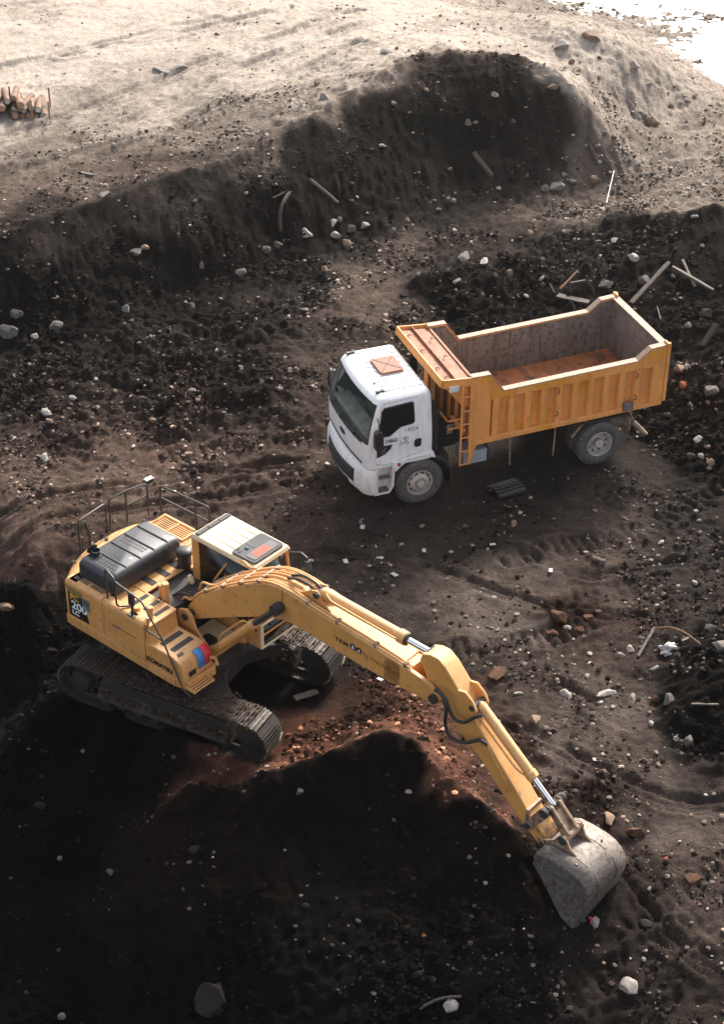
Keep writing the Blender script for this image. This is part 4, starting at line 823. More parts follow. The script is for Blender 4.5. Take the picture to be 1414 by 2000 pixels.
s2 = MB(); s2.tube([(-1.625+.06*math.cos(t), -1.373, 1.91+.06*math.sin(t)) for t in np.linspace(0, 6.28, 20, endpoint=False)], .007, 5, True); s2.tube([(-1.655, -1.373, 1.90), (-1.625, -1.373, 1.93), (-1.60, -1.373, 1.89)], .008, 5); s2.build('sticker_mark', M['letter'], stk)
text('maker_lettering', 'KOMATSU', .135, M['letter'], hs_, (-.06, -1.372, 1.42), (1, 0, -.0), (0, 0, 1), .66, .006)
t_ = text('door_lettering', 'TEM', .06, M['letterbrown'], door2, (-1.0, -1.3675, 1.75), (1, 0, 0), (0, 0, 1), .17)
c3 = MB()
for x in (-.80, -.74): c3.cyl((x, -1.366, 1.775), (x, -1.3695, 1.775), .032, 16)
c3.build('door_badge', M['greylight'], door2); text('door_small_lettering', 'İŞ MAKİNALARI', .045, M['letterbrown'], door2, (-.68, -1.3675, 1.755), (1, 0, 0), (0, 0, 1), .36)
# top decks
td = MB(); td.box(-2.13, -1.20, -1.15, -1.10, 2.17, 2.212); td.box(-2.13, -1.2, -1.10, 1.28, 2.165, 2.205); td.build('rear_deck', Y, hs_, .008)
vs_ = MB()
for a, b in ((-2.06, -1.70), (-1.64, -1.28)):
    for y in (-1.215, -1.165): vs_.box(a, b, y-.014, y+.014, 2.19, 2.219)
vs_.build('deck_vents', M['black'], hs_)
ds = MB(); ds.box(-1.20, -.78, -.62, .42, 2.11, 2.15); ds.box(-1.20, -.82, .42, .50, 2.1, 2.16); dks = ds.build('step_deck', Y, hs_, .008)
for y in (-.33, .02, .34): MB().prism(rrect(-1.16, -.85, y-.075, y+.065, .02), 'z', 2.15, 2.157).build('grip_strip', M['grip'], dks)
ts = MB(); ts.box(-1.19, -.005, -1.27, -.62, 1.5, 2.14); ts.box(-.80, .0, -1.30, -.61, 2.13, 2.165); tank_ = ts.build('fuel_tank', Y, hs_, .03)
tf = MB(); tf.hexa([(-.1, -1.355, 1.76), (.03, -1.355, 1.76), (.03, -.61, 1.76), (-.1, -.61, 1.76), (-.1, -1.30, 2.15), (-.02, -1.30, 2.15), (-.02, -.61, 2.15), (-.1, -.61, 2.15)]); tf.build('tank_front', Y, hs_, .03)
for x in (-.70, -.42, -.16): MB().prism(rrect(x-.045, x+.045, -1.02, -.66, .015), 'z', 2.165, 2.172).build('grip_strip', M['grip'], tank_)
for x, y, h, r in ((-.16, -1.12, .27, .055), (-.52, -1.12, .1, .07), (-.40, -.5, .34, .065), (-.56, -.45, .2, .05)):
    MB().lathe([(r, -.3), (r, h*.75), (r*1.12, h*.76), (r*1.12, h), (r*.9, h+.015)], (x, y, 2.14), (0, 0, 1), 18).build('filler_cap', Y, hs_)
# front right tool box with step treads, lamp, blue and red decal
tb = MB(); tb.prism([(-.10, 1.345), (-.10, 1.80), (.60, 1.80), (.78, 1.74), (.84, 1.66), (.88, 1.345)], 'y', -1.362, -.62); tbx = tb.build('tool_box', Y, hs_, .03)
for x in (.20, .46): MB().prism(rrect(x-.06, x+.06, -1.22, -.72, .02), 'z', 1.80, 1.807).build('grip_strip', M['grip'], tbx)
MB().prism(rrect(.60, .66, -1.25, -1.12, .01), 'z', 1.785, 1.80).build('tread_eye', M['black'], tbx)
for nm, y0, y1, m_ in (('blue_decal', -.98, -.81, 'blue'), ('red_decal', -.81, -.645, 'red')):
    q = MB(); q.add([(.795, y0, 1.745), (.795, y1, 1.745), (.849, y1, 1.655), (.849, y0, 1.655), (.879, y1, 1.45), (.879, y0, 1.45), (.70, y0, 1.772), (.70, y1, 1.772)], [(6, 7, 1, 0), (0, 1, 2, 3), (3, 2, 4, 5)])
    q.v = [(x+.006, y, z+.004) for x, y, z in q.v]; q.build(nm, M[m_], tbx, fix=False, solid=.002)
gl = MB()
for z in (1.50, 1.46, 1.42): gl.box(.86, .884, -1.22, -1.05, z-.012, z+.012)
gl.build('box_louvres', M['black'], tbx)
stp = MB()
for x in (.92, .98, 1.04, 1.10): stp.box(x-.014, x+.014, -1.32, -.84, 1.22, 1.25)
for y in (-1.32, -.84): stp.box(.86, 1.11, y-.015, y+.015, 1.20, 1.26)
stp.build('front_step', Y, hs_, .005)
MB().tube([(.90, -.70, 1.56), (1.0, -.68, 1.60), (1.03, -.66, 1.45), (.93, -.66, 1.40)], .03, 8).build('lamp_guard', Y, hs_)
# centre floor, boom foot brackets, opening
cf = MB(); cf.prism([(-.15, -.6), (.62, -.48), (.62, .32), (-.75, .34), (-.75, -.6)], 'z', 1.342, 1.36); cf.build('centre_floor', M['dark'], hs_)
cy_ = MB(); cy_.hexa([(-.05, -.48, 1.36), (.68, -.46, 1.36), (.68, .30, 1.36), (-.05, .30, 1.36), (.0, -.47, 1.42), (.66, -.45, 1.38), (.66, .29, 1.38), (.0, .29, 1.42)]); cy_.build('front_floor_plate', M['cream'], hs_, .02)
MB().prism(rrect(.22, .58, -.40, -.08, .07), 'z', 1.40, 1.412).build('floor_opening', M['black'], hs_)
for y in (-.44, .36):
    q = MB(); q.prism([(-.45, 1.36), (-.35, 1.75), (-.12, 2.02), (.08, 2.10), (.22, 2.0), (.30, 1.75), (.62, 1.45), (.64, 1.36)], 'y', y-.03, y+.03); q.build('boom_bracket', Y, hs_, .012)
MB().cyl((.06, -.5, 1.93), (.06, .44, 1.93), .07, 16).build('boom_foot_pin', M['dark'], hs_)
mt = MB(); mt.lathe([(.2, 0), (.2, .35), (.14, .4), (.14, .6), (.05, .62)], (-.45, .02, 1.36), (0, 0, 1), 18)
for i in range(7): 
    y = -.3+.1*i; mt.tube(arc([(-.7, y, 1.5), (-.6, y, 1.95), (-.25, y*.8, 2.2), (-.02, y*.8, 2.25), (.15, y*.8, 2.38)], 4, .15), .024, 6)
mt.build('swing_motor_and_hoses', M['black'], hs_)
rl = MB(); rl.lathe([(.02, 0), (.055, .04), (.06, .12), (.04, .2), (.001, .22)], (-.28, .1, 2.18), (-.35, -.1, .9), 12); rl.cyl((-.25, .1, 1.9), (-.28, .1, 2.2), .02, 6); rl.build('work_lamp', M['cream'], hs_)
# engine hood: moulded black cover with ribs, two louvre fields, precleaner
hd = MB(); z0, z1 = 2.205, 2.58
lo = rrect(-2.10, -1.10, -1.12, .66, .10); mi = rrect(-2.09, -1.11, -1.11, .65, .10); t1 = rrect(-2.05, -1.15, -1.07, .61, .10); t2 = rrect(-1.99, -1.21, -1.01, .55, .09)
n = len(lo); hd.v = [(x, y, z0) for x, y in lo]+[(x, y, z1-.12) for x, y in mi]+[(x, y, z1-.03) for x, y in t1]+[(x, y, z1) for x, y in t2]
for kx in range(3): hd.f += [(kx*n+i, kx*n+(i+1) % n, (kx+1)*n+(i+1) % n, (kx+1)*n+i) for i in range(n)]
hd.f.append(tuple(3*n+i for i in range(n))); hood = hd.build('engine_hood', M['hood'], hs_, ang=50)
for y in (-.70, -.33, .02, .36):
    r_ = MB(); r_.tube([(-2.045, y, z1-.06), (-1.98, y, z1+.006), (-1.22, y, z1+.006), (-1.14, y, z1-.06), (-1.115, y, z1-.25)], .016, 6); r_.build('hood_rib', M['hood'], hood)
for cy0, x0, x1, nj in ((-.085, -1.93, -1.28, 9), (-.88, -1.72, -1.28, 6)):
    lv_ = MB(); L = (x1-x0)/nj
    for i in range(3):
        for j in range(nj): lv_.box(x0+L*j, x0+L*j+L*.6, cy0-.10+.085*i, cy0-.05+.085*i, z1-.01, z1+.004)
    lv_.build('hood_louvres', M['black'], hood)['kind'] = 'stuff'
for x, y in ((-1.34, .46), (-1.33, -.45)): MB().box(x-.035, x+.035, y-.025, y+.025, z1, z1+.003).build('hood_label', M['lampwhite'], hood)
cx_, cy0 = -1.93, -.78
xh = MB(); xh.lathe([(.115, 0), (.115, .012)], (cx_+.02, cy0, z1-.002), (0, 0, 1), 20); xh.build('exhaust_recess', M['black'], hood)
xp = MB(); xp.lathe([(.09, 0), (.09, .14), (.08, .14), (.075, .02)], (cx_+.02, cy0, z1-.05), (0, 0, 1), 18, False); xp.lathe([(.11, 0), (.115, .006), (.11, .014), (.001, .016)], (cx_-.09, cy0+.01, z1+.06), (-1, .15, .35), 20); xp.build('exhaust_flap', M['hood'], hood)
MB().lathe([(.135, 0), (.135, .24), (.15, .26), (.15, .34), (.12, .37), (.05, .385)], (-.84, .44, 2.16), (0, 0, 1), 22).build('air_precleaner', M['black'], hs_)
gb = MB(); gb.box(-2.24, -1.38, .92, 1.3, 2.19, 2.20); grb = gb.build('radiator_opening', M['dark'], hs_)
for y in np.linspace(.95, 1.27, 7): MB().box(-2.22, -1.40, y-.012, y+.012, 2.2, 2.225).build('grille_bar', Y, grb, .004)
gf = MB()
for a in ((-2.26, -1.36, 1.28, 1.33), (-2.26, -1.36, .89, .935), (-1.41, -1.36, .94, 1.28), (-2.26, -2.22, .94, 1.28), (-1.83, -1.79, .94, 1.28)): gf.box(*a, 2.195, 2.24)
gf.build('grille_frame', Y, grb, .006)
MB().box(-1.36, -.56, .44, 1.3, 2.12, 2.19).build('behind_cab_deck', Y, hs_, .01)
# hand rails
def rail(name, *paths, r=.019, mat='rail'):
    m = MB()
    for p in paths: m.tube(arc(p, 4, .09), r, 8)
    return m.build(name, M[mat], hs_)
zt = 2.95
rail('rear_handrail', [(-2.54, -.62, 2.2), (-2.54, -.62, zt), (-2.66, .18, zt-.06), (-2.66, .18, 2.2)])
rail('rear_handrail', [(-2.64, .25, 2.2), (-2.64, .25, zt), (-2.58, .66, zt+.02), (-2.49, 1.11, zt), (-2.49, 1.11, 2.2)], [(-2.6, .65, 2.2), (-2.6, .65, zt)], [(-2.6, .65, 2.62), (-2.49, 1.11, 2.66)])
rail('side_handrail', [(-2.30, 1.27, 2.2), (-2.30, 1.27, 2.90), (-1.05, 1.34, 2.92), (-1.05, 1.34, 2.5)], [(-2.30, 1.27, 2.62), (-1.05, 1.34, 2.58)], [(-1.41, 1.33, 2.2), (-1.41, 1.33, 2.9)])
rail('front_handrail', [(-1.15, -1.24, 2.2), (-1.15, -1.24, 2.88), (-.80, -1.34, 2.86), (-.80, -1.34, 2.24), (-.62, -1.12, 2.22)])
rail('front_handrail', [(-.80, -1.34, 2.80), (-.16, -1.31, 2.66), (.44, -1.40, 2.12), (.90, -1.41, 1.24), (1.02, -1.36, 1.14)], [(-.08, -1.37, 2.13), (.44, -1.40, 2.12)], r=.017)
rail('tail_mirror', [(-2.58, -.34, 2.2), (-2.57, -.34, 2.5), (-2.66, -.36, 2.76)], r=.028)
mm = MB(); mm.tube([(-.46, -1.28, 2.18), (-.44, -1.28, 2.42)], .03, 6); mm.box(-.53, -.41, -1.30, -1.23, 2.40, 2.66); mm.tube([(-.55, -1.27, 2.62), (-.62, -1.24, 2.7)], .015, 6); mm.box(-.55, -.36, -1.34, -1.2, 2.17, 2.2); mm.build('rear_view_mirror', M['rail'], hs_, .012)
MB().cyl((-.02, -1.31, 2.1), (-.02, -1.31, 2.36), .018, 8).build('beacon_stub', M['steel'], hs_)
# --- operator cab
cb_ = group('operator_cab', exc)
CX0, CX1, CY0, CY1, CZ0, CZ1 = -.56, 1.12, .37, 1.32, 1.26, 3.03
fl_ = MB(); fl_.prism([(CX0, CZ0), (CX1+.02, CZ0-.06), (CX1+.02, CZ0+.28), (CX0, CZ0+.55)], 'y', CY0, CY1); fl_.build('cab_base', Y, cb_, .02)
def pillar(p, q, w, d): 
    m = MB(); p, q = V3(p), V3(q); dx = np.array([w/2, 0, 0]); dy = np.array([0, d/2, 0]); m.hexa([tuple(b-dx-dy) if i == 0 else tuple(b+dx-dy) if i == 1 else tuple(b+dx+dy) if i == 2 else tuple(b-dx+dy) for b in (p, q) for i in range(4)]); return m.build('cab_pillar', Y, cb_, .02)
for y in (CY0+.04, CY1-.04):
    pillar((CX0+.09, y, CZ0+.5), (CX0+.09, y, CZ1-.03), .19, .08); pillar((CX1-.03, y, CZ0+.15), (CX1-.16, y, CZ1-.05), .085, .075)
pillar((.30, CY1-.04, CZ0+.3), (.30, CY1-.04, CZ1-.03), .09, .06)
rf = MB(); rf.hexa([(CX0-.02, CY0-.015, CZ1-.07), (CX1-.06, CY0-.015, CZ1-.09), (CX1-.06, CY1+.015, CZ1-.09), (CX0-.02, CY1+.015, CZ1-.07), (CX0+.01, CY0+.02, CZ1+.02), (CX1-.10, CY0+.02, CZ1-.0), (CX1-.10, CY1-.02, CZ1-.0), (CX0+.01, CY1-.02, CZ1+.02)])
roof = rf.build('cab_roof', M['cream'], cb_, .03, 3)
for y in (.57, .76, .96, 1.14): MB().box(-.32, .36, y-.008, y+.008, CZ1+.008, CZ1+.021).build('roof_crease', M['cream'], roof, .004)
for a in ((-.50, -.40, .42, .70), (-.50, -.40, .71, .99), (-.50, -.40, 1.0, 1.28)): MB().box(*a, CZ1+.014, CZ1+.05).build('rear_roof_strip', M['grey'], roof, .012)
hp = MB(); hp.prism(rrect(.40, .985, .43, 1.24, .07), 'z', CZ1+.006, CZ1+.045); rh = hp.build('roof_hatch', M['grey'], roof, .014)
MB().prism(rrect(.70, .93, .50, 1.16, .05), 'z', CZ1+.044, CZ1+.056).build('hatch_panel', M['greylight'], rh, .005)
MB().box(.73, .90, .62, .96, CZ1+.056, CZ1+.059).build('red_hatch_sticker', M['salmon'], rh)
hm = MB(); hm.box(.43, .66, .78, .83, CZ1+.04, CZ1+.05); hm.box(.53, .60, .66, .70, CZ1+.044, CZ1+.07); hm.box(.44, .47, .54, .6, CZ1+.044, CZ1+.06); hm.box(.52, .55, .5, .56, CZ1+.044, CZ1+.06); hm.build('hatch_catches', M['black'], rh, .004)
def pane(name, pts, mat='glass'):
    m = MB(); m.add(pts, [tuple(range(len(pts)))]); return m.build(name, M[mat], cb_, fix=False, solid=.008)
pane('right_window', [(CX0+.18, CY0+.02, CZ0+.52), (CX1-.07, CY0+.02, CZ0+.27), (CX1-.20, CY0+.02, CZ1-.08), (CX0+.18, CY0+.02, CZ1-.07)], 'glassdark')
pane('front_window', [(CX1-.0, CY0+.07, CZ0+.50), (CX1-.0, CY1-.07, CZ0+.50), (CX1-.155, CY1-.07, CZ1-.09), (CX1-.155, CY0+.07, CZ1-.09)])
pane('lower_front_window', [(CX1+.026, CY0+.08, CZ0+.0), (CX1+.026, CY1-.08, CZ0+.0), (CX1+.005, CY1-.08, CZ0+.46), (CX1+.005, CY0+.08, CZ0+.46)], 'glassdark')
pane('left_window', [(.34, CY1-.03, CZ0+.35), (CX1-.08, CY1-.03, CZ0+.25), (CX1-.20, CY1-.03, CZ1-.08), (.34, CY1-.03, CZ1-.08)])
pane('door_window', [(CX0+.18, CY1-.03, CZ0+.6), (.26, CY1-.03, CZ0+.55), (.26, CY1-.03, CZ1-.08), (CX0+.18, CY1-.03, CZ1-.08)])
pane('rear_window', [(CX0+.06, CY0+.1, CZ0+.8), (CX0+.06, CY1-.1, CZ0+.8), (CX0+.06, CY1-.1, CZ1-.1), (CX0+.06, CY0+.1, CZ1-.1)])
fs = MB(); fs.box(CX1-.02, CX1+.03, CY0+.01, CY1-.01, CZ0+.455, CZ0+.50); fs.box(CX1+.0, CX1+.04, CY0+.01, CY1-.01, CZ0-.05, CZ0+.0); fs.box(CX1-.005, CX1+.035, CY0+.0, CY0+.075, CZ0-.05, CZ0+.5); fs.box(CX1-.005, CX1+.035, CY1-.075, CY1, CZ0-.05, CZ0+.5); fs.build('front_sill', M['cream'], cb_, .01)
si = MB(); si.box(-.1, .4, .6, 1.1, 1.6, 1.75); si.box(-.25, -.08, .6, 1.1, 1.75, 2.5); si.box(.3, .6, .42, .55, 1.6, 2.0); si.box(.7, .95, .6, 1.1, 1.4, 1.85); si.build('operator_seat', M['seat'], cb_, .05)
MB().tube([(1.02, 1.33, 2.85), (1.28, 1.36, 2.95), (1.42, 1.36, 2.9), (1.44, 1.36, 2.75)], .016, 6).build('mirror_arm', M['rail'], cb_)
MB().tube([(1.24, 1.36, 2.93), (1.2, 1.36, 2.5)], .014, 6).build('mirror_stay', M['rail'], cb_)
MB().box(1.40, 1.47, 1.30, 1.44, 2.60, 2.84).build('cab_mirror', M['grey'], cb_, .02)
wb = MB(); wb.box(CX1-.16, CX1-.14, 1.12, 1.2, 2.78, 2.92); wb.build('window_sticker', M['lampwhite'], cb_)
MB().tube([(CX1-.02, .55, 1.85), (CX1-.07, .95, 2.5)], .012, 5).build('wiper', M['black'], cb_)
# --- boom
by = M['boomyel']
boom = group('boom', exc)
top = [(-.05, 2.02), (.02, 2.12), (.21, 2.38), (.8, 2.82), (1.2, 3.09), (1.65, 3.36), (1.95, 3.50), (2.25, 3.56), (2.6, 3.55), (3.14, 3.47), (3.56, 3.43), (4.14, 3.39), (4.96, 3.30)]
bot = [(-.05, 1.84), (.02, 1.78), (.12, 1.80), (1.0, 2.28), (1.53, 2.56), (2.0, 2.80), (2.3, 2.89), (2.6, 2.93), (2.9, 2.92), (3.43, 2.86), (4.2, 2.83), (4.96, 2.84)]
bb = MB(); bb.prism(top+bot[::-1], 'y', -.29, .29); bb.build('boom_box', by, boom, .018)
for y in (-.29, .21):
    q = MB(); q.prism([(4.6, 2.832), (4.6, 3.335), (4.96, 3.30), (5.25, 3.27), (5.56, 3.21), (5.72, 3.12), (5.80, 3.0), (5.76, 2.90), (5.66, 2.85), (4.96, 2.835)], 'y', y, y+.08); q.build('boom_fork', by, boom, .012)
MB().box(4.9, 5.12, -.21, .21, 2.87, 3.27).build('fork_web', by, boom, .01)
for pp in ((5.69, 3.0),): MB().cyl((pp[0], -.36, pp[1]), (pp[0], .36, pp[1]), .085, 18).build('boom_tip_pin', M['dark'], boom)
pin = MB(); pin.cyl((2.30, -.46, 3.20), (2.30, .46, 3.20), .085, 16); pin.cyl((2.30, -.49, 3.20), (2.30, -.44, 3.20), .11, 16); pin.build('boom_cylinder_pin', M['dark'], boom)
MB().tube([(2.33, -.2935, 3.55), (2.335, -.2935, 3.40), (2.31, -.2935, 3.28)], .008, 5).build('weld_seam', M['letterbrown'], boom)
for y in (-.40, .40):
    c_ = group('boom_cylinder', exc); a, b = V3((.62, y, 1.36)), V3((2.30, y, 3.20)); d = (b-a)/np.linalg.norm(b-a); L = np.linalg.norm(b-a)
    m = MB(); m.cyl(a, a+d*L*.66, .085, 18); m.lathe([(.1, 0), (.1, .1), (.08, .14)], a+d*L*.62, d, 18); m.cyl((a[0], y-.09, a[2]), (a[0], y+.09, a[2]), .1, 14); m.build('barrel', by, c_)
    m = MB(); m.cyl(a+d*L*.6, b-d*.08, .05, 16); m.build('rod', M['greysteel'] if y > 0 else M['dark'], c_)
    m = MB(); m.cyl((b[0], y-.07, b[2]), (b[0], y+.07, b[2]), .11, 16); m.build('rod_eye', M['dark'], c_)
    m = MB(); m.tube(arc([tuple(a+d*L*.15+V3((-.06, 0, .09))), tuple(a+d*L*.22+V3((-.11, 0, .13))), tuple(a+d*L*.56+V3((-.11, 0, .13))), tuple(a+d*L*.6+V3((-.05, 0, .06)))], 3, .06), .018, 6); m.build('oil_line', by, c_)
text('boom_lettering', 'TEM', .115, M['letter'], boom, (3.52, -.2925, 3.10), (1, 0, -.05), (.05, 0, 1), .30, .003, 1.1)
q = MB()
for x, z in ((3.93, 3.145), (4.065, 3.135)): q.lathe([(.066, 0), (.066, .003)], (x, -.290, z), (0, -1, 0), 24)
disc = q.build('letter_discs', M['letter'], boom)
text('disc_letter', 'S', .095, M['letterw'], disc, (3.903, -.2955, 3.11), (1, 0, -.05), (.05, 0, 1), .055, .003); text('disc_letter', 'A', .095, M['letterw'], disc, (4.033, -.2955, 3.10), (1, 0, -.05), (.05, 0, 1), .065, .003)
text('boom_small_lettering', 'İŞ MAKİNALARI', .095, M['letterbrown'], boom, (4.15, -.2925, 3.085), (1, 0, -.06), (.06, 0, 1), .80, .0, 1.)
# hydraulic lines along the boom
def offs(x, dz=0.): return float(np.interp(x, [p[0] for p in top[1:]]+[5.3], [p[1] for p in top[1:]]+[3.26]))+dz
XSm = [.02, .2, .5, .8, 1.2, 1.65, 1.95, 2.25, 2.6, 3.14, 3.56, 4.14, 4.7, 5.15]
def line(y0, dz, x0, x1, r=.02, y1=None):
    xs_ = [x for x in XSm if x0 <= x <= x1]; y1 = y0 if y1 is None else y1
    return [(x, y0+(y1-y0)*(x-x0)/(x1-x0), offs(x, dz)) for x in xs_]
for y0, dz, x0, x1, y1, r in ((-.27, .05, -.2, 5.2, -.27, .022), (-.21, .05, -.2, 5.2, -.21, .02), (.27, .05, -.2, 4.2, .27, .022), (.21, .06, -.2, 3.6, .22, .02), (-.12, .06, -.2, 2.7, -.06, .024), (.0, .06, -.2, 2.7, .04, .024), (.1, .05, -.2, 2.3, .12, .02)):
    p = line(y0, dz, x0, x1, r, y1); f = [(-.30, y0*.9, 1.78), (-.27, y0*.95, 2.02), (-.12, y0, 2.19)]
    MB().tube(arc(f+p, 3, .12), r, 8).build('hydraulic_line', by, boom)
MB().tube(arc([(.05, .3, 2.3), (.35, .42, 2.85), (.75, .40, 3.05), (1.0, .3, 3.06), (1.25, .24, 3.2)], 4, .12), .022, 8).build('loose_pipe', by, boom)
MB().tube(arc([(.05, -.1, 2.26), (.2, -.14, 2.62), (.45, -.16, 2.66), (.62, -.12, 2.74)], 4, .1), .022, 8).build('loose_pipe', by, boom)
for x, w in ((.42, .3), (.85, .3), (1.3, .3), (1.75, .3), (2.9, .3), (3.56, .3), (4.4, .3), (5.05, .3)):
    q = MB(); z = offs(x); q.box(x-.03, x+.03, -.295, -.18, z+.01, z+.085)
    if x < 3: q.box(x-.03, x+.03, .17, .295, z+.01, z+.085); q.box(x-.025, x+.025, -.16, .14, z+.01, z+.09) if x < 2.3 else None
    q.build('line_clamp', M['linkage'], boom, .008)
for y, z in ((-.05, .09), (.05, .09)):
    MB().tube(arc([(2.25, y, 3.64), (2.5, y*1.4, 3.76), (2.8, y*1.2, 3.74), (2.98, y, 3.66)], 4, .15), .026, 8).build('black_hose', M['hose'], boom)
q = MB()
for y in (-.13, .10): q.prism([(2.55, 3.52), (2.85, 3.72), (2.98, 3.76), (3.06, 3.70), (3.08, 3.60), (3.3, 3.45)], 'y', y, y+.03)
q.build('cylinder_bracket', by, boom, .008)
# arm cylinder
ac = group('arm_cylinder', exc); a, b = V3((2.98, 0, 3.68)), V3((5.38, 0, 3.60)); d = (b-a)/np.linalg.norm(b-a)
m = MB(); m.lathe([(.06, 0), (.105, .05), (.105, 1.72), (.125, 1.73), (.125, 1.86), (.1, 1.88)], a, d, 22); m.build('barrel', M['boomyel'], ac)
m = MB(); m.cyl(a+d*1.8, b-d*.05, .06, 18); m.build('rod', M['steel'], ac)
m = MB(); m.lathe([(.112, 1.865), (.112, 1.90), (.07, 1.91)], a, d, 20); m.cyl((b[0], -.1, b[2]), (b[0], .1, b[2]), .085, 14); m.cyl((a[0], -.17, a[2]), (a[0], .17, a[2]), .06, 12); m.build('rod_seal', M['dark'], ac)
MB().tube(arc([(3.15, -.08, 3.76), (3.3, -.14, 3.72), (4.7, -.15, 3.66), (4.76, -.1, 3.62)], 3, .08), .018, 6).build('oil_line', by, ac)
# arm
arm = group('arm', exc)
ap_ = [(5.27, 3.52), (5.32, 3.66), (5.48, 3.72), (5.64, 3.72), (5.80, 3.62), (6.0, 3.40), (6.25, 3.12), (6.51, 2.79), (6.98, 2.25), (7.34, 1.86), (7.67, 1.47), (7.98, 1.22), (8.03, 1.10), (7.96, 1.0), (7.82, 1.0), (7.51, 1.25), (7.08, 1.62), (6.72, 1.99), (6.39, 2.28), (6.11, 2.46), (5.86, 2.72), (5.72, 2.86), (5.58, 2.88), (5.5, 3.0), (5.42, 3.24)]
m = MB(); m.prism(ap_, 'y', -.175, .175); m.build('arm_box', M['armyel'], arm, .022)
for y in (-.185, .125): 
    q = MB(); q.prism([(6.05, 3.30), (6.22, 3.34), (6.38, 3.22), (6.47, 3.06), (6.44, 2.92), (6.3, 3.0)], 'y', y, y+.05); q.build('cylinder_ear', by, arm, .01)
MB().cyl((6.38, -.21, 3.1), (6.38, .21, 3.1), .05, 12).build('ear_pin', M['dark'], arm)
MB().tube([(6.72, -.19, 2.52), (6.95, -.19, 2.2), (7.16, -.19, 1.93), (7.17, -.19, 1.80), (7.1, -.18, 1.72)], .016, 6).build('arm_line', by, arm)
MB().box(7.56, 7.62, -.19, .19, 1.20, 1.60).build('wear_band', M['linkage'], arm, .01)
MB().cyl((7.64, -.25, 1.30), (7.64, .25, 1.30), .06, 14).build('link_pin', M['dark'], arm)
for p in ([(5.72, -.31, 3.2), (5.92, -.37, 3.24), (6.03, -.40, 3.0), (6.0, -.40, 2.68), (6.1, -.40, 2.47), (6.36, -.36, 2.44), (6.62, -.24, 2.60), (6.73, -.20, 2.52)], [(5.72, -.31, 3.22), (5.95, -.36, 3.22), (6.06, -.36, 2.98), (6.16, -.34, 2.82), (6.32, -.3, 2.82), (6.5, -.24, 3.02), (6.6, -.2, 3.08)]):
    MB().tube(arc(p, 5, .16), .030, 10).build('arm_hose', M['hose'], arm)
# bucket cylinder and linkage
bc = group('bucket_cylinder', exc); a, b = V3((6.38, 0, 3.10)), V3((7.97, 0, 1.80)); d = (b-a)/np.linalg.norm(b-a)
m = MB(); m.lathe([(.05, 0), (.088, .06), (.088, 1.38), (.105, 1.39), (.105, 1.5), (.085, 1.52)], a, d, 20); m.build('barrel', by, bc)
m = MB(); m.cyl(a+d*1.48, b, .05, 16); m.build('rod', M['steel'], bc)
MB().tube(arc([tuple(a+d*.12+V3((-.08, -.06, -.05))), tuple(a+d*.2+V3((-.09, -.11, -.06))), tuple(a+d*1.25+V3((-.08, -.11, -.06))), tuple(a+d*1.42+V3((-.05, -.06, -.04)))], 3, .08), .016, 6).build('oil_line', by, bc)
lk = group('bucket_linkage', exc)
m = MB(); m.cyl((7.96, -.26, 1.80), (7.96, .26, 1.80), .055, 14)
for y in (-.25, -.15, .15, .25): m.cyl((7.96, y-.03, 1.80), (7.96, y+.03, 1.80), .085, 16)
m.build('linkage_pin', M['dark'], lk)
for y in (-.23, .20):
    q = MB(); q.prism([(7.56, 1.32), (7.64, 1.22), (7.74, 1.28), (8.03, 1.74), (8.02, 1.85), (7.92, 1.88), (7.86, 1.82)], 'y', y, y+.035); q.build('side_link', M['linkage'], lk, .01)
m = MB()
for y in (-.14, .08): m.prism([(7.90, 1.84), (8.02, 1.87), (8.40, 1.50), (8.40, 1.38), (8.30, 1.34)], 'y', y, y+.06)
m.prism([(8.0, 1.72), (8.06, 1.77), (8.32, 1.48), (8.26, 1.42)], 'y', -.08, .08); m.cyl((8.34, -.19, 1.42), (8.34, .19, 1.42), .075, 16); m.build('bucket_link', M['linkage'], lk, .012)
# bucket
bk2 = group('bucket', exc); WB = .55; gs = M['greysteel']
sh_ = [(8.03, 1.06), (8.06, 1.17), (8.18, 1.225), (8.42, 1.24), (8.68, 1.225), (8.86, 1.18), (8.98, 1.10), (9.06, .99), (9.09, .86), (9.07, .68), (9.02, .48), (8.97, .28), (8.93, .15), (8.88, .02)]
m = MB(); m.grid([[(x, y, z) for x, z in sh_] for y in (-WB, -.22, .22, WB)]); m.build('bucket_shell', gs, bk2, fix=False, solid=.035, ang=50)
for y in (-WB-.012, WB-.022):
    q = MB(); q.prism(sh_+[(8.66, .16), (8.32, .62), (8.04, .96)], 'y', y, y+.034); sp_ = q.build('side_plate', gs, bk2, .008)
    y2 = -WB-.03 if y < 0 else WB+.008
    q = MB(); q.prism([(8.03, .98), (8.16, 1.04), (8.46, .64), (8.80, .20), (8.86, .05), (8.64, .16), (8.31, .62)], 'y', y2, y2+.022); q.build('side_cutter', gs, sp_, .006)
m = MB()
for y in (-.26, .26): m.grid([[(x+.02*(1 if x > 8.9 else 0), yy, z+.018) if z > 1.1 else (x+.02, yy, z) for x, z in sh_[2:10]] for yy in (y-.006, y+.006)])
m.build('wear_seams', M['dark'], bk2, fix=False, solid=.006)
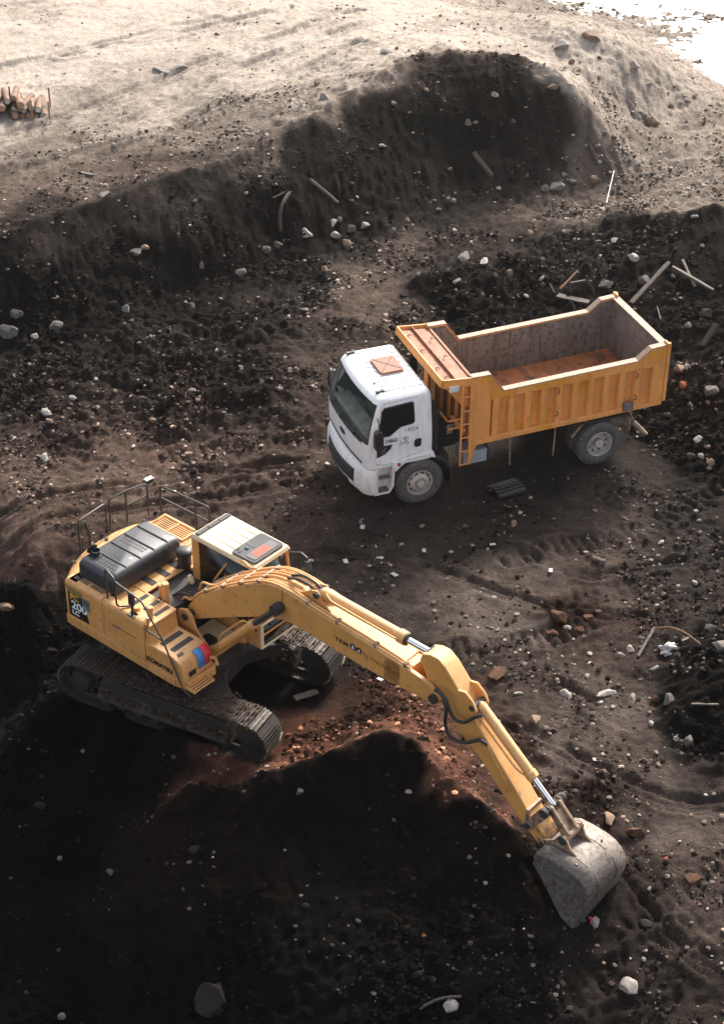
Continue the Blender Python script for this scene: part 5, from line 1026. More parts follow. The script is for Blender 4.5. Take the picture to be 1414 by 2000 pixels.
for y in (-.235, .195):
    q = MB(); q.prism([(7.90, 1.10), (7.93, 1.20), (8.05, 1.24), (8.18, 1.34), (8.27, 1.49), (8.36, 1.51), (8.43, 1.44), (8.50, 1.32), (8.66, 1.235), (8.3, 1.2), (8.07, 1.15), (8.04, 1.02), (7.96, 1.0)], 'y', y, y+.04); q.build('bucket_ear', M['linkage'], bk2, .008)
    MB().lathe([(.085, 0), (.085, .012)], (8.34, y-.006 if y < 0 else y+.044, 1.42), (0, -1 if y < 0 else 1, 0), 18).build('ear_bushing', M['dark'], bk2)
MB().cyl((7.97, -.27, 1.10), (7.97, .27, 1.10), .065, 14).build('bucket_pin', M['dark'], bk2)
MB().tube([(7.86+.16*math.cos(t), -.26, 1.10+.16*math.sin(t)) for t in np.linspace(-.9, 1.2, 9)], .014, 6).build('dust_ring', M['linkage'], bk2)
for y in (-.36, .36): MB().cyl((8.72, y, 1.225), (8.723, y, 1.247), .022, 12).build('bucket_hole', M['black'], bk2)
for y in np.linspace(-.48, .48, 5):
    q = MB(); q.hexa([(8.95, y-.05, .12), (8.95, y+.05, .12), (8.84, y+.05, .10), (8.84, y-.05, .10), (8.87, y-.02, -.14), (8.87, y+.02, -.14), (8.85, y+.02, -.14), (8.85, y-.02, -.14)]); q.build('bucket_tooth', gs, bk2, .006)
# ------------------------------------------------------------------ stones
def ico(sub):
    bm = bmesh.new(); bmesh.ops.create_icosphere(bm, subdivisions=sub, radius=1); v = np.array([q.co[:] for q in bm.verts]); f = [tuple(x.index for x in g.verts) for g in bm.faces]; bm.free(); return v, f
def stone_shape(v, seed, cuts=7, jag=.16):
    g = np.random.default_rng(seed); v = v.copy()
    for _ in range(cuts):
        n = g.normal(size=3); n /= np.linalg.norm(n); d = g.uniform(.40, .78); t = np.maximum(0, v@n-d); v -= t[:, None]*n
    ph = g.uniform(0, 9, 3); v *= 1+jag*(np.sin(v@np.array([2.1, 1.7, 2.6])+ph[0])*.5+np.sin(v@np.array([4.3, -3.7, 5.1])+ph[1])*.3+np.sin(v@np.array([-8.3, 7.1, 9.7])+ph[2])*.14)[:, None]
    return v/np.abs(v).max()*np.array([1, g.uniform(.68, .95), g.uniform(.55, .85)])
def stone_mat(name, a, b, dirt=.35):
    k = NT(name); n1 = k.noise(3.1, 6, .65); n2 = k.noise(22, 6, .7); oi = k.n('ObjectInfo')
    c = k.mix(k.ramp(n1, [(.3, 0.), (.7, 1.)]), a, b); c = k.mix(k.math('MULTIPLY', oi.outputs['Random'], .4), c, k.mix(1., c, (.55, .5, .46), 'MULTIPLY'))
    ge = k.n('NewGeometry'); sx = k.n('SeparateXYZ'); k.l(ge.outputs['Normal'], sx.inputs[0])
    c = k.mix(k.math('MULTIPLY', k.ramp(n2, [(.42, 0.), (.6, 1.)]), dirt), c, (.045, .033, .026)); k.l(c, k.b.inputs['Base Color']); k.b.inputs['Roughness'].default_value = .9; k.b.inputs['Specular IOR Level'].default_value = .12
    k.l(k.bump(n2, .02, .7), k.b.inputs['Normal']); return k.m
SM = {'w': stone_mat('pale_limestone', (.46, .43, .39), (.25, .225, .2), .6), 'g': stone_mat('grey_stone', (.22, .207, .19), (.1, .092, .083), .6), 't': stone_mat('tan_stone', (.30, .21, .15), (.17, .115, .08)),
      'b': stone_mat('brown_stone', (.13, .065, .036), (.055, .03, .02)), 'd': stone_mat('dark_stone', (.02, .017, .015), (.009, .008, .0075)), 'r': stone_mat('orange_stone', (.42, .13, .06), (.25, .09, .05))}
V2, F2 = ico(3); V1, F1 = ico(2)
def mesh_of(v, f, name, mat, smooth=True, ang=32):
    me = bpy.data.meshes.new(name); me.from_pydata([tuple(p) for p in v], [], f); bm = bmesh.new(); bm.from_mesh(me)
    for q in bm.faces: q.smooth = smooth
    for e in bm.edges:
        if len(e.link_faces) == 2 and e.calc_face_angle(0) > R(ang): e.smooth = False
    bm.to_mesh(me); bm.free(); me.materials.append(mat); return me
STN = {}
def stone(u, v, sz, tint='w', label=None, group=None, asp=None, cuts=None, rot=None, name='stone', sink=.42, wmul=1.):
    p = hit(u, v+sz*.22); r = sz*metre(p)*.5; key = (tint, random.randrange(7), sz > 22)
    if key not in STN: STN[key] = mesh_of(stone_shape(V2 if key[2] else V1, 17*key[1]+131*ord(tint), 12 if key[1] % 2 else 8, .13), F2 if key[2] else F1, 'stone', SM[tint], True, 24)
    o = put(name, STN[key]); s = (1.1*r*(asp[0] if asp else 1), 1.1*r*(asp[1] if asp else 1), 1.1*r*(asp[2] if asp else 1)); o.scale = s
    o.location = (p[0], p[1], p[2]+s[2]*.75*(1-2*sink)*.8); o.rotation_euler = rot or (random.uniform(-.25, .25), random.uniform(-.25, .25), random.uniform(0, 6.28))
    tag(o, label, 'boulder' if name == 'boulder' else 'stone', group); return o
NAMED = [ # px, py, size, tint, label, name
 (205,373,21,'w','pale rounded stone alone on the tracked slope below the dusty flat'),(335,247,17,'w','small pale upright stone at the edge of the dusty flat'),(632,185,30,'w','pale tall stone at the brow of the embankment, tilted'),
 (618,160,22,'t','tan stone just above the pale tall stone on the brow'),(315,133,30,'w','left of two pale rocks lying together on the dusty flat'),(355,125,24,'w','right of two pale rocks lying together on the dusty flat'),(170,277,14,'w','small white stone on the dusty flat below the log pile'),
 (265,487,25,'g','grey stone half buried in the embankment face, far left'),(280,480,22,'t','tan stone beside the grey stone on the embankment face'),
 (650,430,22,'w','topmost white stone of the cluster at the embankment foot'),(686,443,30,'g','largest grey stone of the cluster at the embankment foot'),(652,453,27,'w','lower left pale stone of the cluster at the embankment foot'),(677,468,28,'t','lowest tan stone of the cluster at the embankment foot'),(714,434,24,'w','right-hand pale stone of the cluster at the embankment foot'),
 (598,450,26,'w','pale stone beside the broken branch on the dark slope'),(518,482,22,'g','grey wedge stone left of the cluster at the embankment foot'),(545,474,22,'g','oval grey stone beside the wedge stone at the embankment foot'),
 (15,640,44,'g','large grey rock cut by the left edge of the picture'),(32,608,30,'g','grey rock leaning behind the large rock at the left edge'),(109,629,34,'g','broad pale grey rock at the left foot of the embankment'),(69,652,22,'w','bright white angular shard in front of the grey rocks at left'),
 (222,588,26,'d','dark round stone half buried at the embankment foot'),(246,598,24,'g','long grey stone lying right of the dark round stone'),(470,527,22,'g','grey stone on the rubble just below the embankment, middle'),(393,515,20,'g','grey upright stone left of the rubble stones below the embankment'),(593,601,18,'w','white round stone on the track left of the truck'),(635,521,24,'t','flat tan stone above the white round stone on the track'),
 (88,800,26,'w','elongated white stone on the rough ground at left'),(95,819,20,'t','small tan stone below the elongated white stone'),(87,888,26,'w','white rounded stone near the excavator handrails, left'),(140,773,20,'w','flat white stone right of the elongated white one'),
 (300,818,22,'t','tan stone on top of the small soil hump'),(472,714,18,'w','pale stone on the churned soil left of the cab'),(545,756,16,'w','small white stone just left of the truck windscreen'),
 (1098,82,30,'w','brightest white boulder on the far mound by the water'),(1155,65,46,'t','biggest pale boulder on the crest of the far mound'),(757,95,28,'w','pale stone left of the dark mound top, on the dusty flat'),(1117,118,20,'t','tan stone below the white boulder on the far mound'),(1240,122,22,'w','pale stone near the waterside end of the far mound'),
 (1278,232,38,'t','large tan boulder at the foot of the far mound'),(1262,226,26,'g','grey stone tucked left of the large tan boulder'),(1087,357,30,'w','white rounded boulder at the foot of the dark mound'),(1062,364,20,'g','grey stone left of the white boulder at the dark mound foot'),(1158,345,22,'t','tan stone right of the white boulder at the mound foot'),(1120,350,20,'g','grey stone between white boulder and tan stone at the mound foot'),
 (915,235,20,'g','grey stone in the middle of the dark mound face'),(832,172,16,'t','tan stone high on the left of the dark mound'),(768,198,14,'t','small tan stone on the upper left mound face'),(967,180,16,'w','white chip just under the dark mound brow'),(1078,165,22,'t','tan stone on the sunlit brow of the dark mound'),
 (905,497,32,'g','long flat grey rock on the rubble behind the truck'),(947,506,28,'w','pale blocky rock right of the long flat rock'),(998,530,22,'t','tan block on the rubble above the tipper'),(892,545,18,'w','white cube-like stone on the rubble behind the cab'),(890,563,16,'w','white stone just below the cube-like stone'),
 (1240,497,28,'w','elongated white rock on the heap above the tailgate'),(1260,540,28,'g','round grey-white rock beside the leaning plank on the heap'),(1200,465,20,'w','pale stone high on the heap behind the tipper'),(1182,552,28,'g','upright grey slab standing behind the tipper tailgate'),(1339,377,16,'w','white stone at the lit top of the right-hand heap'),(1107,448,20,'w','pale stone at the left end of the rubble heap'),(1142,430,20,'g','grey stone in the line of rubble near the white rod'),(1058,540,16,'w','small pale stone above the tipper side wall'),
 (1343,632,26,'w','pale upright stone right of the tipper on the dark heap'),(1378,610,36,'d','dark boulder on the heap below the leaning planks'),(1330,715,34,'t','pinkish tan boulder right of the tailgate corner'),(1345,712,22,'w','white stone beside the pinkish tan boulder'),(1385,755,38,'g','large grey boulder at the right edge, level with the tailgate'),(1334,745,26,'r','reddish stone under the pinkish tan boulder'),(1362,855,24,'w','white angular stone at the right edge behind the rear wheel'),(1372,888,18,'w','smaller white stone below the angular one at the right edge'),(1348,888,22,'d','dark round stone left of the smaller white stone'),(1387,901,24,'t','tan lumpy stone at the right edge below the white ones'),
 (1003,1018,20,'t','flat tan stone on the track below the black rubber mat'),(1093,1197,40,'b','big brown rock on the low soil pile right of centre'),(1107,1222,19,'w','white stone right under the big brown rock'),(1149,1203,26,'b','brown stone right of the big brown rock'),(1130,1226,26,'b','dark brown stone below the brown one on the soil pile'),(1078,1232,24,'b','brown stone at the lower left of the soil pile'),(1170,1192,20,'b','brown stone at the right end of the soil pile'),
 (967,1310,48,'b','large flat brown rock near the bend of the arm'),(1011,1352,16,'w','small white shard right of the large flat brown rock'),(1047,1401,36,'t','pinkish tan rock standing beside the arm'),(1106,1352,28,'w','white block lying alone on the grey track'),(1180,1350,36,'w','longest white rock on the grey track'),(1236,1358,18,'w','small white oval stone right of the longest white rock'),
 (1232,1265,22,'w','pale stone at the end of the broken stick'),(1214,1277,18,'w','white stone left of the broken stick'),(1279,1302,16,'w','small pale stone below the white plastic bag'),(1306,1363,34,'g','grey stone standing upright in the dark heap at right'),(1280,1363,24,'b','brown stone left of the upright grey stone'),(1345,1443,36,'g','grey pitted boulder at the lower end of the right heap'),(1273,1410,18,'w','white pebble on the track left of the right heap'),(1322,1440,14,'w','pale chip beside the grey pitted boulder'),
 (1385,1222,30,'g','grey stone on the upper end of the right heap'),(1406,1255,34,'g','pale grey rock cut by the right edge of the picture'),(1118,1437,24,'d','dark round clod stone right of the arm'),(1357,1135,16,'w','white pebble on the ruts near the right edge'),
 (1165,1797,27,'w','white stone with a red band beside the bucket teeth'),(1227,1920,48,'w','jagged white and brown rock at lower right'),(878,1958,38,'w','round whitish stone at the bottom of the mound'),(1352,1712,42,'b','big brown block right of the bucket'),(1260,1800,36,'d','dark block lying below the brown block'),(1240,1620,40,'b','dark brown rock behind the bucket'),(1190,1592,32,'t','flat brown slab behind the bucket link'),(798,1543,15,'w','small pale stone on the mound face below the boom'),(1118,1750,16,'d','dark stone at the bucket side'),
 (585,1541,27,'g','grey-white stone on the mound crest below the track'),(423,1925,86,'d','huge dark boulder at the bottom of the mound'),(122,1985,20,'g','grey stone at the bottom left corner'),(216,1700,18,'g','grey stone in the dark pit'),(380,1655,24,'d','dark oval stone on the mound face, left'),(80,1570,28,'d','dark stone in the pit below the tracks'),(38,1400,26,'d','dark rock in the pit at the left edge'),(100,1265,24,'d','dark slab in the pit wall behind the tail'),(562,1434,12,'r','small orange stone touching the front of the near track'),(14,1180,28,'t','tan rock poking out of the pit wall at left'),
 (1300,1675,10,'r','tiny orange stone right of the bucket'),(828,1826,10,'r','tiny orange stone at the mound foot left of the bucket')]
for u, v, sz, t, lab in NAMED:
    o = stone(u, v, sz, t, lab, name='boulder' if 'oulder' in lab else 'stone', sink=.66 if 'huge' in lab else .42, asp=(1.35, .8, .8) if ('long' in lab or 'flat' in lab or 'slab' in lab) else ((.8, .8, 1.3) if ('upright' in lab or 'tall' in lab) else None))
    if 'red band' in lab:
        q = MB(); q.tube([(.66*math.cos(a)+.12, .5, .45*math.sin(a)) for a in (0,)] and [(-.2+.5*t_, -.72+.1*t_, .55-.9*t_) for t_ in np.linspace(0, 1, 5)], .16, 8); b_ = q.build('red_band', M['red'], o)
# groups of small stones that nothing tells apart
AREAS = [('small pale stone scattered over the dusty far ground', 'stones on the dusty flat', [(60,60),(900,20),(900,90),(40,330),(560,190),(760,80)], 16, (7, 13), 'wwt'),
 ('small stone dotted over the embankment face', 'stones on the embankment face', [(0,480),(560,290),(860,140),(1080,200),(1040,340),(760,420),(420,520),(60,610)], 24, (8, 15), 'ggtwd'),
 ('small stone among the churned soil left of the truck', 'stones on the churned soil', [(10,670),(420,580),(640,530),(640,640),(600,760),(420,860),(60,880)], 26, (8, 14), 'ggwtd'),
 ('small stone on the rubble heap behind the tipper', 'stones on the rubble heap', [(760,560),(900,470),(1080,400),(1414,400),(1414,600),(1210,560),(1000,610),(860,620)], 28, (10, 19), 'ggtwd'),
 ('small stone among the debris at the right edge', 'stones beside the tailgate', [(1315,680),(1414,640),(1414,920),(1330,900)], 14, (10, 19), 'gtwd'),
 ('small stone on the lit far mound by the water', 'stones on the far mound', [(950,90),(1200,70),(1380,190),(1250,230),(1100,170)], 18, (8, 16), 'twt'),
 ('small stone lying at the foot of the dark mound', 'stones at the dark mound foot', [(760,450),(960,370),(1180,330),(1240,250),(1150,250),(1080,330),(860,380)], 16, (9, 16), 'ggtw'),
 ('small stone on the packed work ground', 'stones on the work ground', [(500,1000),(1000,1000),(1400,1000),(1400,1650),(1150,1500),(920,1230),(700,1130)], 16, (6, 11), 'wgtg'),
 ('small stone on the dark spoil mound', 'stones on the spoil mound', [(420,1560),(740,1480),(1050,1720),(980,1900),(500,1980),(280,1900)], 10, (7, 12), 'dddg'),
 ('small stone at the lower right of the mound', 'stones at the lower right', [(950,1900),(1100,1820),(1400,1650),(1400,1990),(900,1990)], 14, (8, 14), 'gdtw'),
 ('small dark stone in the pit', 'stones in the pit', [(10,1200),(120,1330),(240,1480),(180,1980),(10,1980)], 10, (9, 18), 'dgd')]
def inpoly(x, y, P):
    c = False
    for (a, b), (d, e) in zip(P, P[1:]+P[:1]):
        if (b > y) != (e > y) and x < (d-a)*(y-b)/(e-b)+a: c = not c
    return c
rs = random.Random(21)
for lab, grp, poly, n, (s0, s1), tn in AREAS:
    xs_ = [p[0] for p in poly]; ys_ = [p[1] for p in poly]; k = 0
    while k < n:
        u, v = rs.uniform(min(xs_), max(xs_)), rs.uniform(min(ys_), max(ys_))
        if not inpoly(u, v, poly): continue
        stone(u, v, s0+(s1-s0)*rs.random()**2, rs.choice(tn), lab, grp); k += 1
# ------------------------------------------------------------------ gravel and clods: too many to count
def scatter(name, N, rfun, mat, dens, base_sub=1, seed=5, extra=None, flat=.7):
    g = np.random.default_rng(seed); v0, f0 = ico(base_sub); f0 = np.array(f0)
    vars_ = [stone_shape(v0, 900+i, 5, .22) for i in range(10)]
    pts = np.empty((0, 2))
    while len(pts) < N:                               # even in the picture's depth: nearer ground carries more small grains
        y = 17.5+g.random(N*2)*51; x = (g.random(N*2)*2-1)*(y*.165+3.2); w = props(x, y); keep = g.random(N*2) < dens(x, y, w)
        pts = np.r_[pts, np.c_[x[keep], y[keep]]]
    pts = pts[:N]; z = ground_z(pts[:, 0], pts[:, 1]); r = rfun(g, N); pr = props(pts[:, 0], pts[:, 1]); jit = np.exp(g.normal(-.05, .6, N))
    a = g.random(N)*6.283; ca, sa = np.cos(a), np.sin(a); which = g.integers(0, 10, N); nv = len(v0)
    vv = np.stack(vars_)[which]*r[:, None, None]; vv[:, :, 2] *= flat
    X = vv[:, :, 0]*ca[:, None]-vv[:, :, 1]*sa[:, None]+pts[:, :1]; Y_ = vv[:, :, 0]*sa[:, None]+vv[:, :, 1]*ca[:, None]+pts[:, 1:2]; Z = vv[:, :, 2]+z[:, None]+r[:, None]*.18
    co = np.stack([X, Y_, Z], -1).reshape(-1, 3); F = (f0[None]+np.arange(N)[:, None, None]*nv).reshape(-1)
    me = bpy.data.meshes.new(name); me.vertices.add(len(co)); me.vertices.foreach_set('co', co.ravel().astype(np.float32)); me.loops.add(len(F)); me.loops.foreach_set('vertex_index', F.astype(np.int32))
    me.polygons.add(len(F)//3); me.polygons.foreach_set('loop_start', np.arange(0, len(F), 3)); me.polygons.foreach_set('use_smooth', np.full(len(F)//3, False)); me.update(calc_edges=True)
    for nm, chn in (('dry_lit', 1), ('red', 2)): t = me.attributes.new(nm, 'FLOAT', 'POINT'); t.data.foreach_set('value', np.repeat(np.clip(pr[:, chn]*(jit if chn == 1 else 1), 0, 1), nv).astype(np.float32))
    o = put(name, me, None, mat); return o
def truck_free(x, y):
    ok = np.ones_like(x)
    for fr, a, b, l in ((TRUCK, -5.0, 1.4, 1.3), (_uc, -2.3, 2.3, 1.6)):
        c, s = math.cos(fr[2]), math.sin(fr[2]); dx, dy = x-fr[0], y-fr[1]; lx = c*dx+s*dy; ly = -s*dx+c*dy; ok *= ~((lx > a) & (lx < b) & (np.abs(ly) < l))
    return ok
clump = lambda x, y: np.clip(fbm(x*.6, y*.6, 3, 201)*2.+.4, .02, 1)**1.5
k = NT('gravel'); g_ = k.n('NewGeometry'); rnd = g_.outputs['Random Per Island']
c = k.ramp(rnd, [(0., (.035, .03, .027)), (.35, (.07, .058, .05)), (.6, (.13, .11, .095)), (.85, (.17, .135, .105)), (.96, (.3, .27, .24)), (1., (.45, .42, .38))])
a_ = k.n('Attribute', attribute_name='dry_lit'); c = k.mix(k.ramp(a_.outputs['Fac'], [(0., 1.), (.08, .8), (.25, 0.)]), c, k.mix(1., c, (.25, .25, .25), 'MULTIPLY'))  # grit darkened along with the shade painted into the soil
c = k.mix(k.ramp(a_.outputs['Fac'], [(.5, 0.), (.9, .6)]), c, (.46, .38, .30)); k.l(c, k.b.inputs['Base Color']); k.b.inputs['Roughness'].default_value = .9; k.b.inputs['Specular IOR Level'].default_value = .12
M['gravel'] = k.m
tag(scatter('gravel', 13000, lambda g, N: .009+.058*g.random(N)**5, M['gravel'], lambda x, y, w: np.clip(1.1*w[..., 0]-.12, .04, 1)*clump(x, y)*truck_free(x, y)*np.clip(w[..., 1]*9, .3, 1)*np.where(w[..., 1] > .7, .35, 1), 1, 5), 'loose pebbles and grit strewn over the soil', 'gravel', kind='stuff')
tag(scatter('soil_clods', 52000, lambda g, N: .014+.062*g.random(N)**3.2, M['soil'], lambda x, y, w: np.clip(w[..., 0]**1.5, .03, 1)*clump(x+40, y)*truck_free(x, y)*np.where(w[..., 1] > .75, .12, 1), 1, 6, flat=.75), 'crumbled lumps of soil lying over the ground', 'soil', kind='stuff')
# ------------------------------------------------------------------ timber, rods, litter
def wood(name, a, b, la, base, tip, label, cat='plank', sq=True, w=.12, t=.05, col='wood', bend=0., lift=(0., 0.)):
    p = hit(*a); q = hit(*b); p = p+V3((0, 0, .03+lift[0])); q = q+V3((0, 0, .03+lift[1])); m = MB(); d = q-p; L = np.linalg.norm(d); d /= L
    side = np.cross(d, (0, 0, 1.)); side /= np.linalg.norm(side); up = np.cross(side, d); n = 8; rr = random.Random(zlib.crc32(label.encode()))
    if sq:
        G = []
        for i in range(n+1):
            f = i/n; c_ = p+d*L*f+up*bend*math.sin(math.pi*f); jj = [rr.uniform(-.008, .008) for _ in range(4)]; w_ = w*(1-.12*(i == n)); G.append([c_+side*(sx*w_/2+jj[k_])+up*(sy*t/2) for k_, (sx, sy) in enumerate(((-1, -1), (1, -1), (1, 1), (-1, 1)))])
        m.v = [tuple(x) for g in G for x in g]
        for i in range(n): m.f += [(i*4+j, i*4+(j+1) % 4, i*4+4+(j+1) % 4, i*4+4+j) for j in range(4)]
        m.f += [(3, 2, 1, 0), (n*4, n*4+1, n*4+2, n*4+3)]
    else:
        m.tube([p+d*L*i/n+up*(bend*math.sin(math.pi*i/n)+rr.uniform(-1, 1)*w*.04)+side*rr.uniform(-1, 1)*w*.05 for i in range(n+1)], w/2, 8)
    o = m.build(name, M[col], None, .006 if sq else 0, 1); return tag(o, label, cat)
def woodmat(name, a, b):
    k = NT(name); mp = k.n('Mapping'); mp.inputs['Scale'].default_value = (3, 3, 14); k.l(k.tc.outputs['Object'], mp.inputs[0]); nn = k.noise(5, 6, .65, mp.outputs[0])
    k.l(k.mix(k.ramp(nn, [(.3, 0.), (.7, 1.)]), a, b), k.b.inputs['Base Color']); k.b.inputs['Roughness'].default_value = .85; k.l(k.bump(nn, .006, .8), k.b.inputs['Normal']); return k.m
M['wood'] = woodmat('weathered_wood', (.15, .12, .098), (.055, .043, .034)); M['woodred'] = woodmat('reddish_wood', (.30, .15, .09), (.14, .065, .04)); M['wooddark'] = woodmat('damp_wood', (.075, .056, .045), (.032, .025, .021)); M['whiterod'] = paint('dirty_white_plastic', (.5, .49, .47), .55, .5, dustcol=(.12, .1, .085), vary=.2)
wood('plank', (1232,600), (1304,538), .1, 0, 0, 'grey weathered plank leaning up from behind the tailgate', w=.12, lift=(.1, .35))
wood('plank', (1310,543), (1392,575), .1, 0, 0, 'long grey plank sloping down right of the leaning plank', w=.085, lift=(.3, .1))
wood('plank', (1331,522), (1356,570), .1, 0, 0, 'thin grey lath crossing the long sloping plank', w=.07, t=.03, lift=(.2, .12))
wood('plank', (1088,582), (1150,596), .1, 0, 0, 'dark broad board lying on the rubble above the tipper wall', w=.2, col='wooddark', lift=(.05, .05))
wood('stick', (1093,570), (1128,540), .1, 0, 0, 'reddish stick propped over the dark broad board', 'stick', w=.05, t=.04, col='woodred', lift=(.05, .15)); wood('stick', (1113,561), (1142,556), .1, 0, 0, 'pale lath beside the reddish stick on the rubble', 'stick', w=.06, t=.03, lift=(.1, .1))
wood('stick', (1073,562), (1083,575), .1, 0, 0, 'short pale curved twig left of the dark board', 'stick', False, .03, lift=(.1, .02)); wood('stick', (1283,600), (1290,625), .1, 0, 0, 'thin pale twig standing behind the tailgate corner', 'stick', False, .03)
wood('plank', (1372,678), (1395,660), .1, 0, 0, 'dark post end sticking out at the right edge', w=.12, t=.1, col='wooddark', lift=(.0, .35))
wood('log', (925,300), (960,345), .1, 0, 0, 'dark log lying in the face of the dark mound', 'log', False, .15, col='wooddark'); wood('log', (605,352), (660,398), .1, 0, 0, 'half buried brown log on the embankment slope', 'log', False, .12, col='wooddark')
wood('log', (1150,285), (1168,322), .1, 0, 0, 'short pale log stub at the lit edge of the dark mound', 'log', False, .13, col='wooddark')
wood('branch', (548,452), (566,405), .1, 0, 0, 'bent dark branch standing in the embankment foot', 'branch', False, .09, col='wooddark', bend=.3, lift=(0, .4)); wood('branch', (535,412), (556,404), .1, 0, 0, 'pale broken twig across the bent branch', 'branch', False, .05, lift=(.35, .4))
wood('rod', (1184,398), (1197,354), .1, 0, 0, 'thin white rod stuck upright beside the far track', 'rod', False, .035, col='whiterod', lift=(0, .3)); tag(stone(1175,402,20,'w','flat white slab at the foot of the thin white rod', asp=(1.4, .7, .4)))
wood('stick', (1246,1285), (1277,1238), .1, 0, 0, 'straight broken pale stick beside the white plastic bag', 'stick', w=.055, t=.05, lift=(.0, .12)); wood('stick', (1279,1238), (1367,1262), .1, 0, 0, 'curved reddish strip arching behind the white plastic bag', 'stick', False, .026, col='woodred', bend=.16, lift=(.1, .02))
wood('stick', (1318,1262), (1345,1248), .1, 0, 0, 'short pale splinter behind the white plastic bag', 'stick', w=.05, t=.03); wood('stick', (1349,1386), (1402,1387), .1, 0, 0, 'thin grey lath lying on the right heap', 'stick', w=.04, t=.03, lift=(.1, .1))
wood('stick', (1157,1094), (1181,1103), .1, 0, 0, 'short fat grey stick on the ruts below the rear wheel', 'stick', False, .1, lift=(.03, .03)); wood('stick', (152,337), (182,343), .1, 0, 0, 'thin pale lath on the tracked slope, far left', 'stick', w=.08, t=.04)
wood('stick', (575,1372), (620,1358), .1, 0, 0, 'pale splintered board on the soil between the tracks', 'stick', w=.14, t=.04, lift=(.06, .06)); wood('stick', (890,1370), (905,1340), .1, 0, 0, 'short splinter under the elbow of the arm', 'stick', w=.05, t=.03)
wood('branch', (820,1975), (900,1950), .1, 0, 0, 'thin crooked root at the bottom of the mound', 'branch', False, .045, col='wooddark', bend=.1)
# white bag and paper scraps
def rag(u, v, sz, label, name='plastic_bag', cat='bag', flat=.55, mat='whiterod'):
    p = hit(u, v); r = sz*metre(p)*.5; vv, ff = ico(3); g = np.random.default_rng(int(u)); n = 1+.28*np.sin(vv@np.array([3.1, 4.7, 2.2])+1)+.2*np.sin(vv@np.array([-6.3, 5.1, 7.7]))+.12*np.sin(vv@np.array([11., -9., 13.]))
    w = vv*n[:, None]*np.array([1., .75, flat])*r; o = put(name, mesh_of(w, ff, name, M[mat], True, 60)); o.location = (p[0], p[1], p[2]+r*flat*.4); o.rotation_euler.z = g.uniform(0, 3); return tag(o, label, cat)
rag(1306,1270,36,'crumpled white plastic bag beside the broken sticks')
def scrap(u, v, sz, label, rot, grp=None):
    p = hit(u, v); r = sz*metre(p)*.5; m = MB(); g = np.random.default_rng(int(u*7+v)); n = 5
    G = [[((i/n-.5)*2*r, (j/n-.5)*1.1*r, .012+g.uniform(0, .35)*r*.5) for j in range(n+1)] for i in range(n+1)]; m.grid(G); o = m.build('paper_scrap', M['whiterod'], None, solid=.006, fix=False); o.location = tuple(p+V3((0, 0, .02))); o.rotation_euler = (0, .1, rot); return tag(o, label, 'scrap', grp)
for u, v, s_, lab in ((742,1092,14,'white paper scrap on the ground right of the excavator cab'),(770,1125,16,'torn white scrap below the paper scrap right of the cab'),(675,1099,16,'white scrap nearest the excavator mirror'),(708,1032,16,'pale plastic strip on the ground below the truck bumper'),(290,938,22,'pale sheet of plastic behind the excavator handrail'),(640,908,12,'white chip beside the truck bumper'),(742,1330,14,'white scrap just under the boom'),(1165,1487,16,'white scrap at the foot of the brown soil right of the arm'),(828,1078,14,'white triangular scrap right below the front wheel track'),(962,1066,12,'white chip on the track right of the triangular scrap'),(1075,1117,14,'small flat white piece above the low soil pile')): scrap(u, v, s_, lab, random.uniform(0, 3))
# black ribbed rubber mat on the ground by the truck
p = hit(990, 962); m = MB(); cx0, cy0 = 0, 0; th = np.linspace(R(35), R(125), 9); G = [[(x, .42*math.cos(t)*.95, .36*(math.sin(t)-math.sin(R(35)))+.02) for t in th] for x in np.linspace(-.33, .33, 3)]
mat_o = thing('rubber_track_piece', 'black ribbed piece of rubber tyre tread lying below the tipper', 'rubber piece', tuple(p-V3((0, 0, .03))), R(28))
m.grid(G).build('tread_sheet', M['black'], mat_o, fix=False, solid=.04)
for i in range(7):
    t = R(35)+R(90)*(i+.5)/7; q = MB(); q.box(-.33, .33, -.028, .028, -.01, .045); o = q.build('tread_bar', M['black'], mat_o, .008); o.location = (0, .42*.95*math.cos(t), .36*(math.sin(t)-math.sin(R(35)))+.03); o.rotation_euler.x = t-math.pi/2
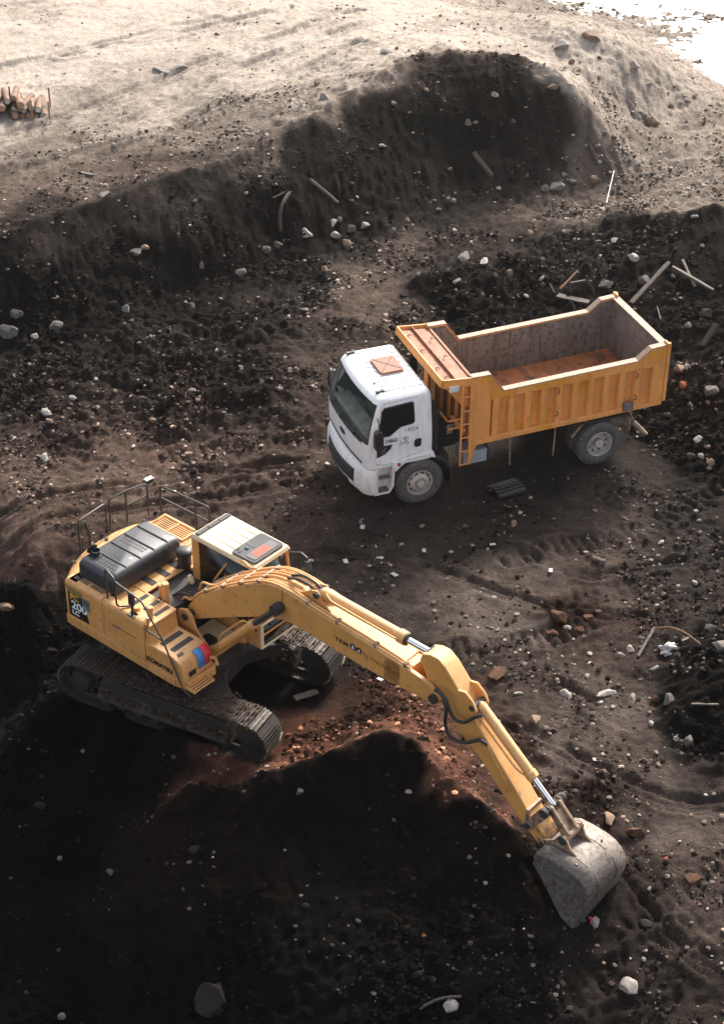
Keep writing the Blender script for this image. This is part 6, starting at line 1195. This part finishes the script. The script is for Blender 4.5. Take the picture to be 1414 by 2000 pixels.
# stacked logs at the far left
lm = [woodmat('log_bark', (.2, .11, .07), (.09, .05, .03)), woodmat('log_end_pale', (.36, .22, .14), (.2, .11, .07)), woodmat('log_end_grey', (.5, .47, .43), (.3, .27, .25))]
rl_ = random.Random(9); base = hit(42, 212); axis = V3((.06, .998, 0)); acr = V3((.998, -.06, 0)); row_w = [10, 9, 7]; z = 0; nl = 0
for rI, nw in enumerate(row_w):
    for i in range(nw):
        r = rl_.uniform(.065, .105); c_ = base+acr*((i-4.6)*.21+(rI % 2)*.12+rl_.uniform(-.04, .04)-.28)+V3((0, rl_.uniform(-.25, .1), .08+rI*.165+rl_.uniform(-.04, .04))); L = rl_.uniform(.95, 1.25); d = axis+V3((rl_.uniform(-.4, .4), 0, rl_.uniform(-.15, .15)))
        e = thing('firewood_log', 'sawn log in the stacked firewood pile at the far left', 'log', tuple(c_), 0, 'logs in the firewood pile')
        q = MB(); q.tube([-d*L/2, V3((0, 0, rl_.uniform(-.01, .01))), d*L/2], r, 10); q.build('bark', lm[0], e); q = MB(); q.cyl(-d*(L/2+.004), -d*(L/2-.01), r*.9, 10); q.build('cut_end', rl_.choice(lm[1:2]*3+lm[2:]), e)
for i, (ox, h) in enumerate(((-1.25, .55), (-.35, .6), (.45, .55), (.8, .6), (.95, .5))):
    c_ = base+acr*ox+axis*(.2 if i % 2 else -.62); q = MB(); q.box(-.025, .025, -.025, .025, 0, h); o = q.build('stake', lm[1], None, .005); o.location = tuple(c_); tag(o, 'pale wooden stake holding the firewood pile', 'stake', 'stakes of the firewood pile')
# ------------------------------------------------------------------ dusty air
hz = MB(); hz.box(-262, 262, -252, 272, -6, 24); k = bpy.data.materials.new('dusty_air'); k.use_nodes = True; n_ = k.node_tree; n_.nodes.remove(n_.nodes['Principled BSDF'])
pv = n_.nodes.new('ShaderNodeVolumePrincipled'); pv.inputs['Color'].default_value = (1, .96, .92, 1); pv.inputs['Density'].default_value = .0004; pv.inputs['Anisotropy'].default_value = .84; n_.links.new(pv.outputs[0], n_.nodes['Material Output'].inputs['Volume'])
tag(hz.build('haze', k, smooth=False), kind='stuff')
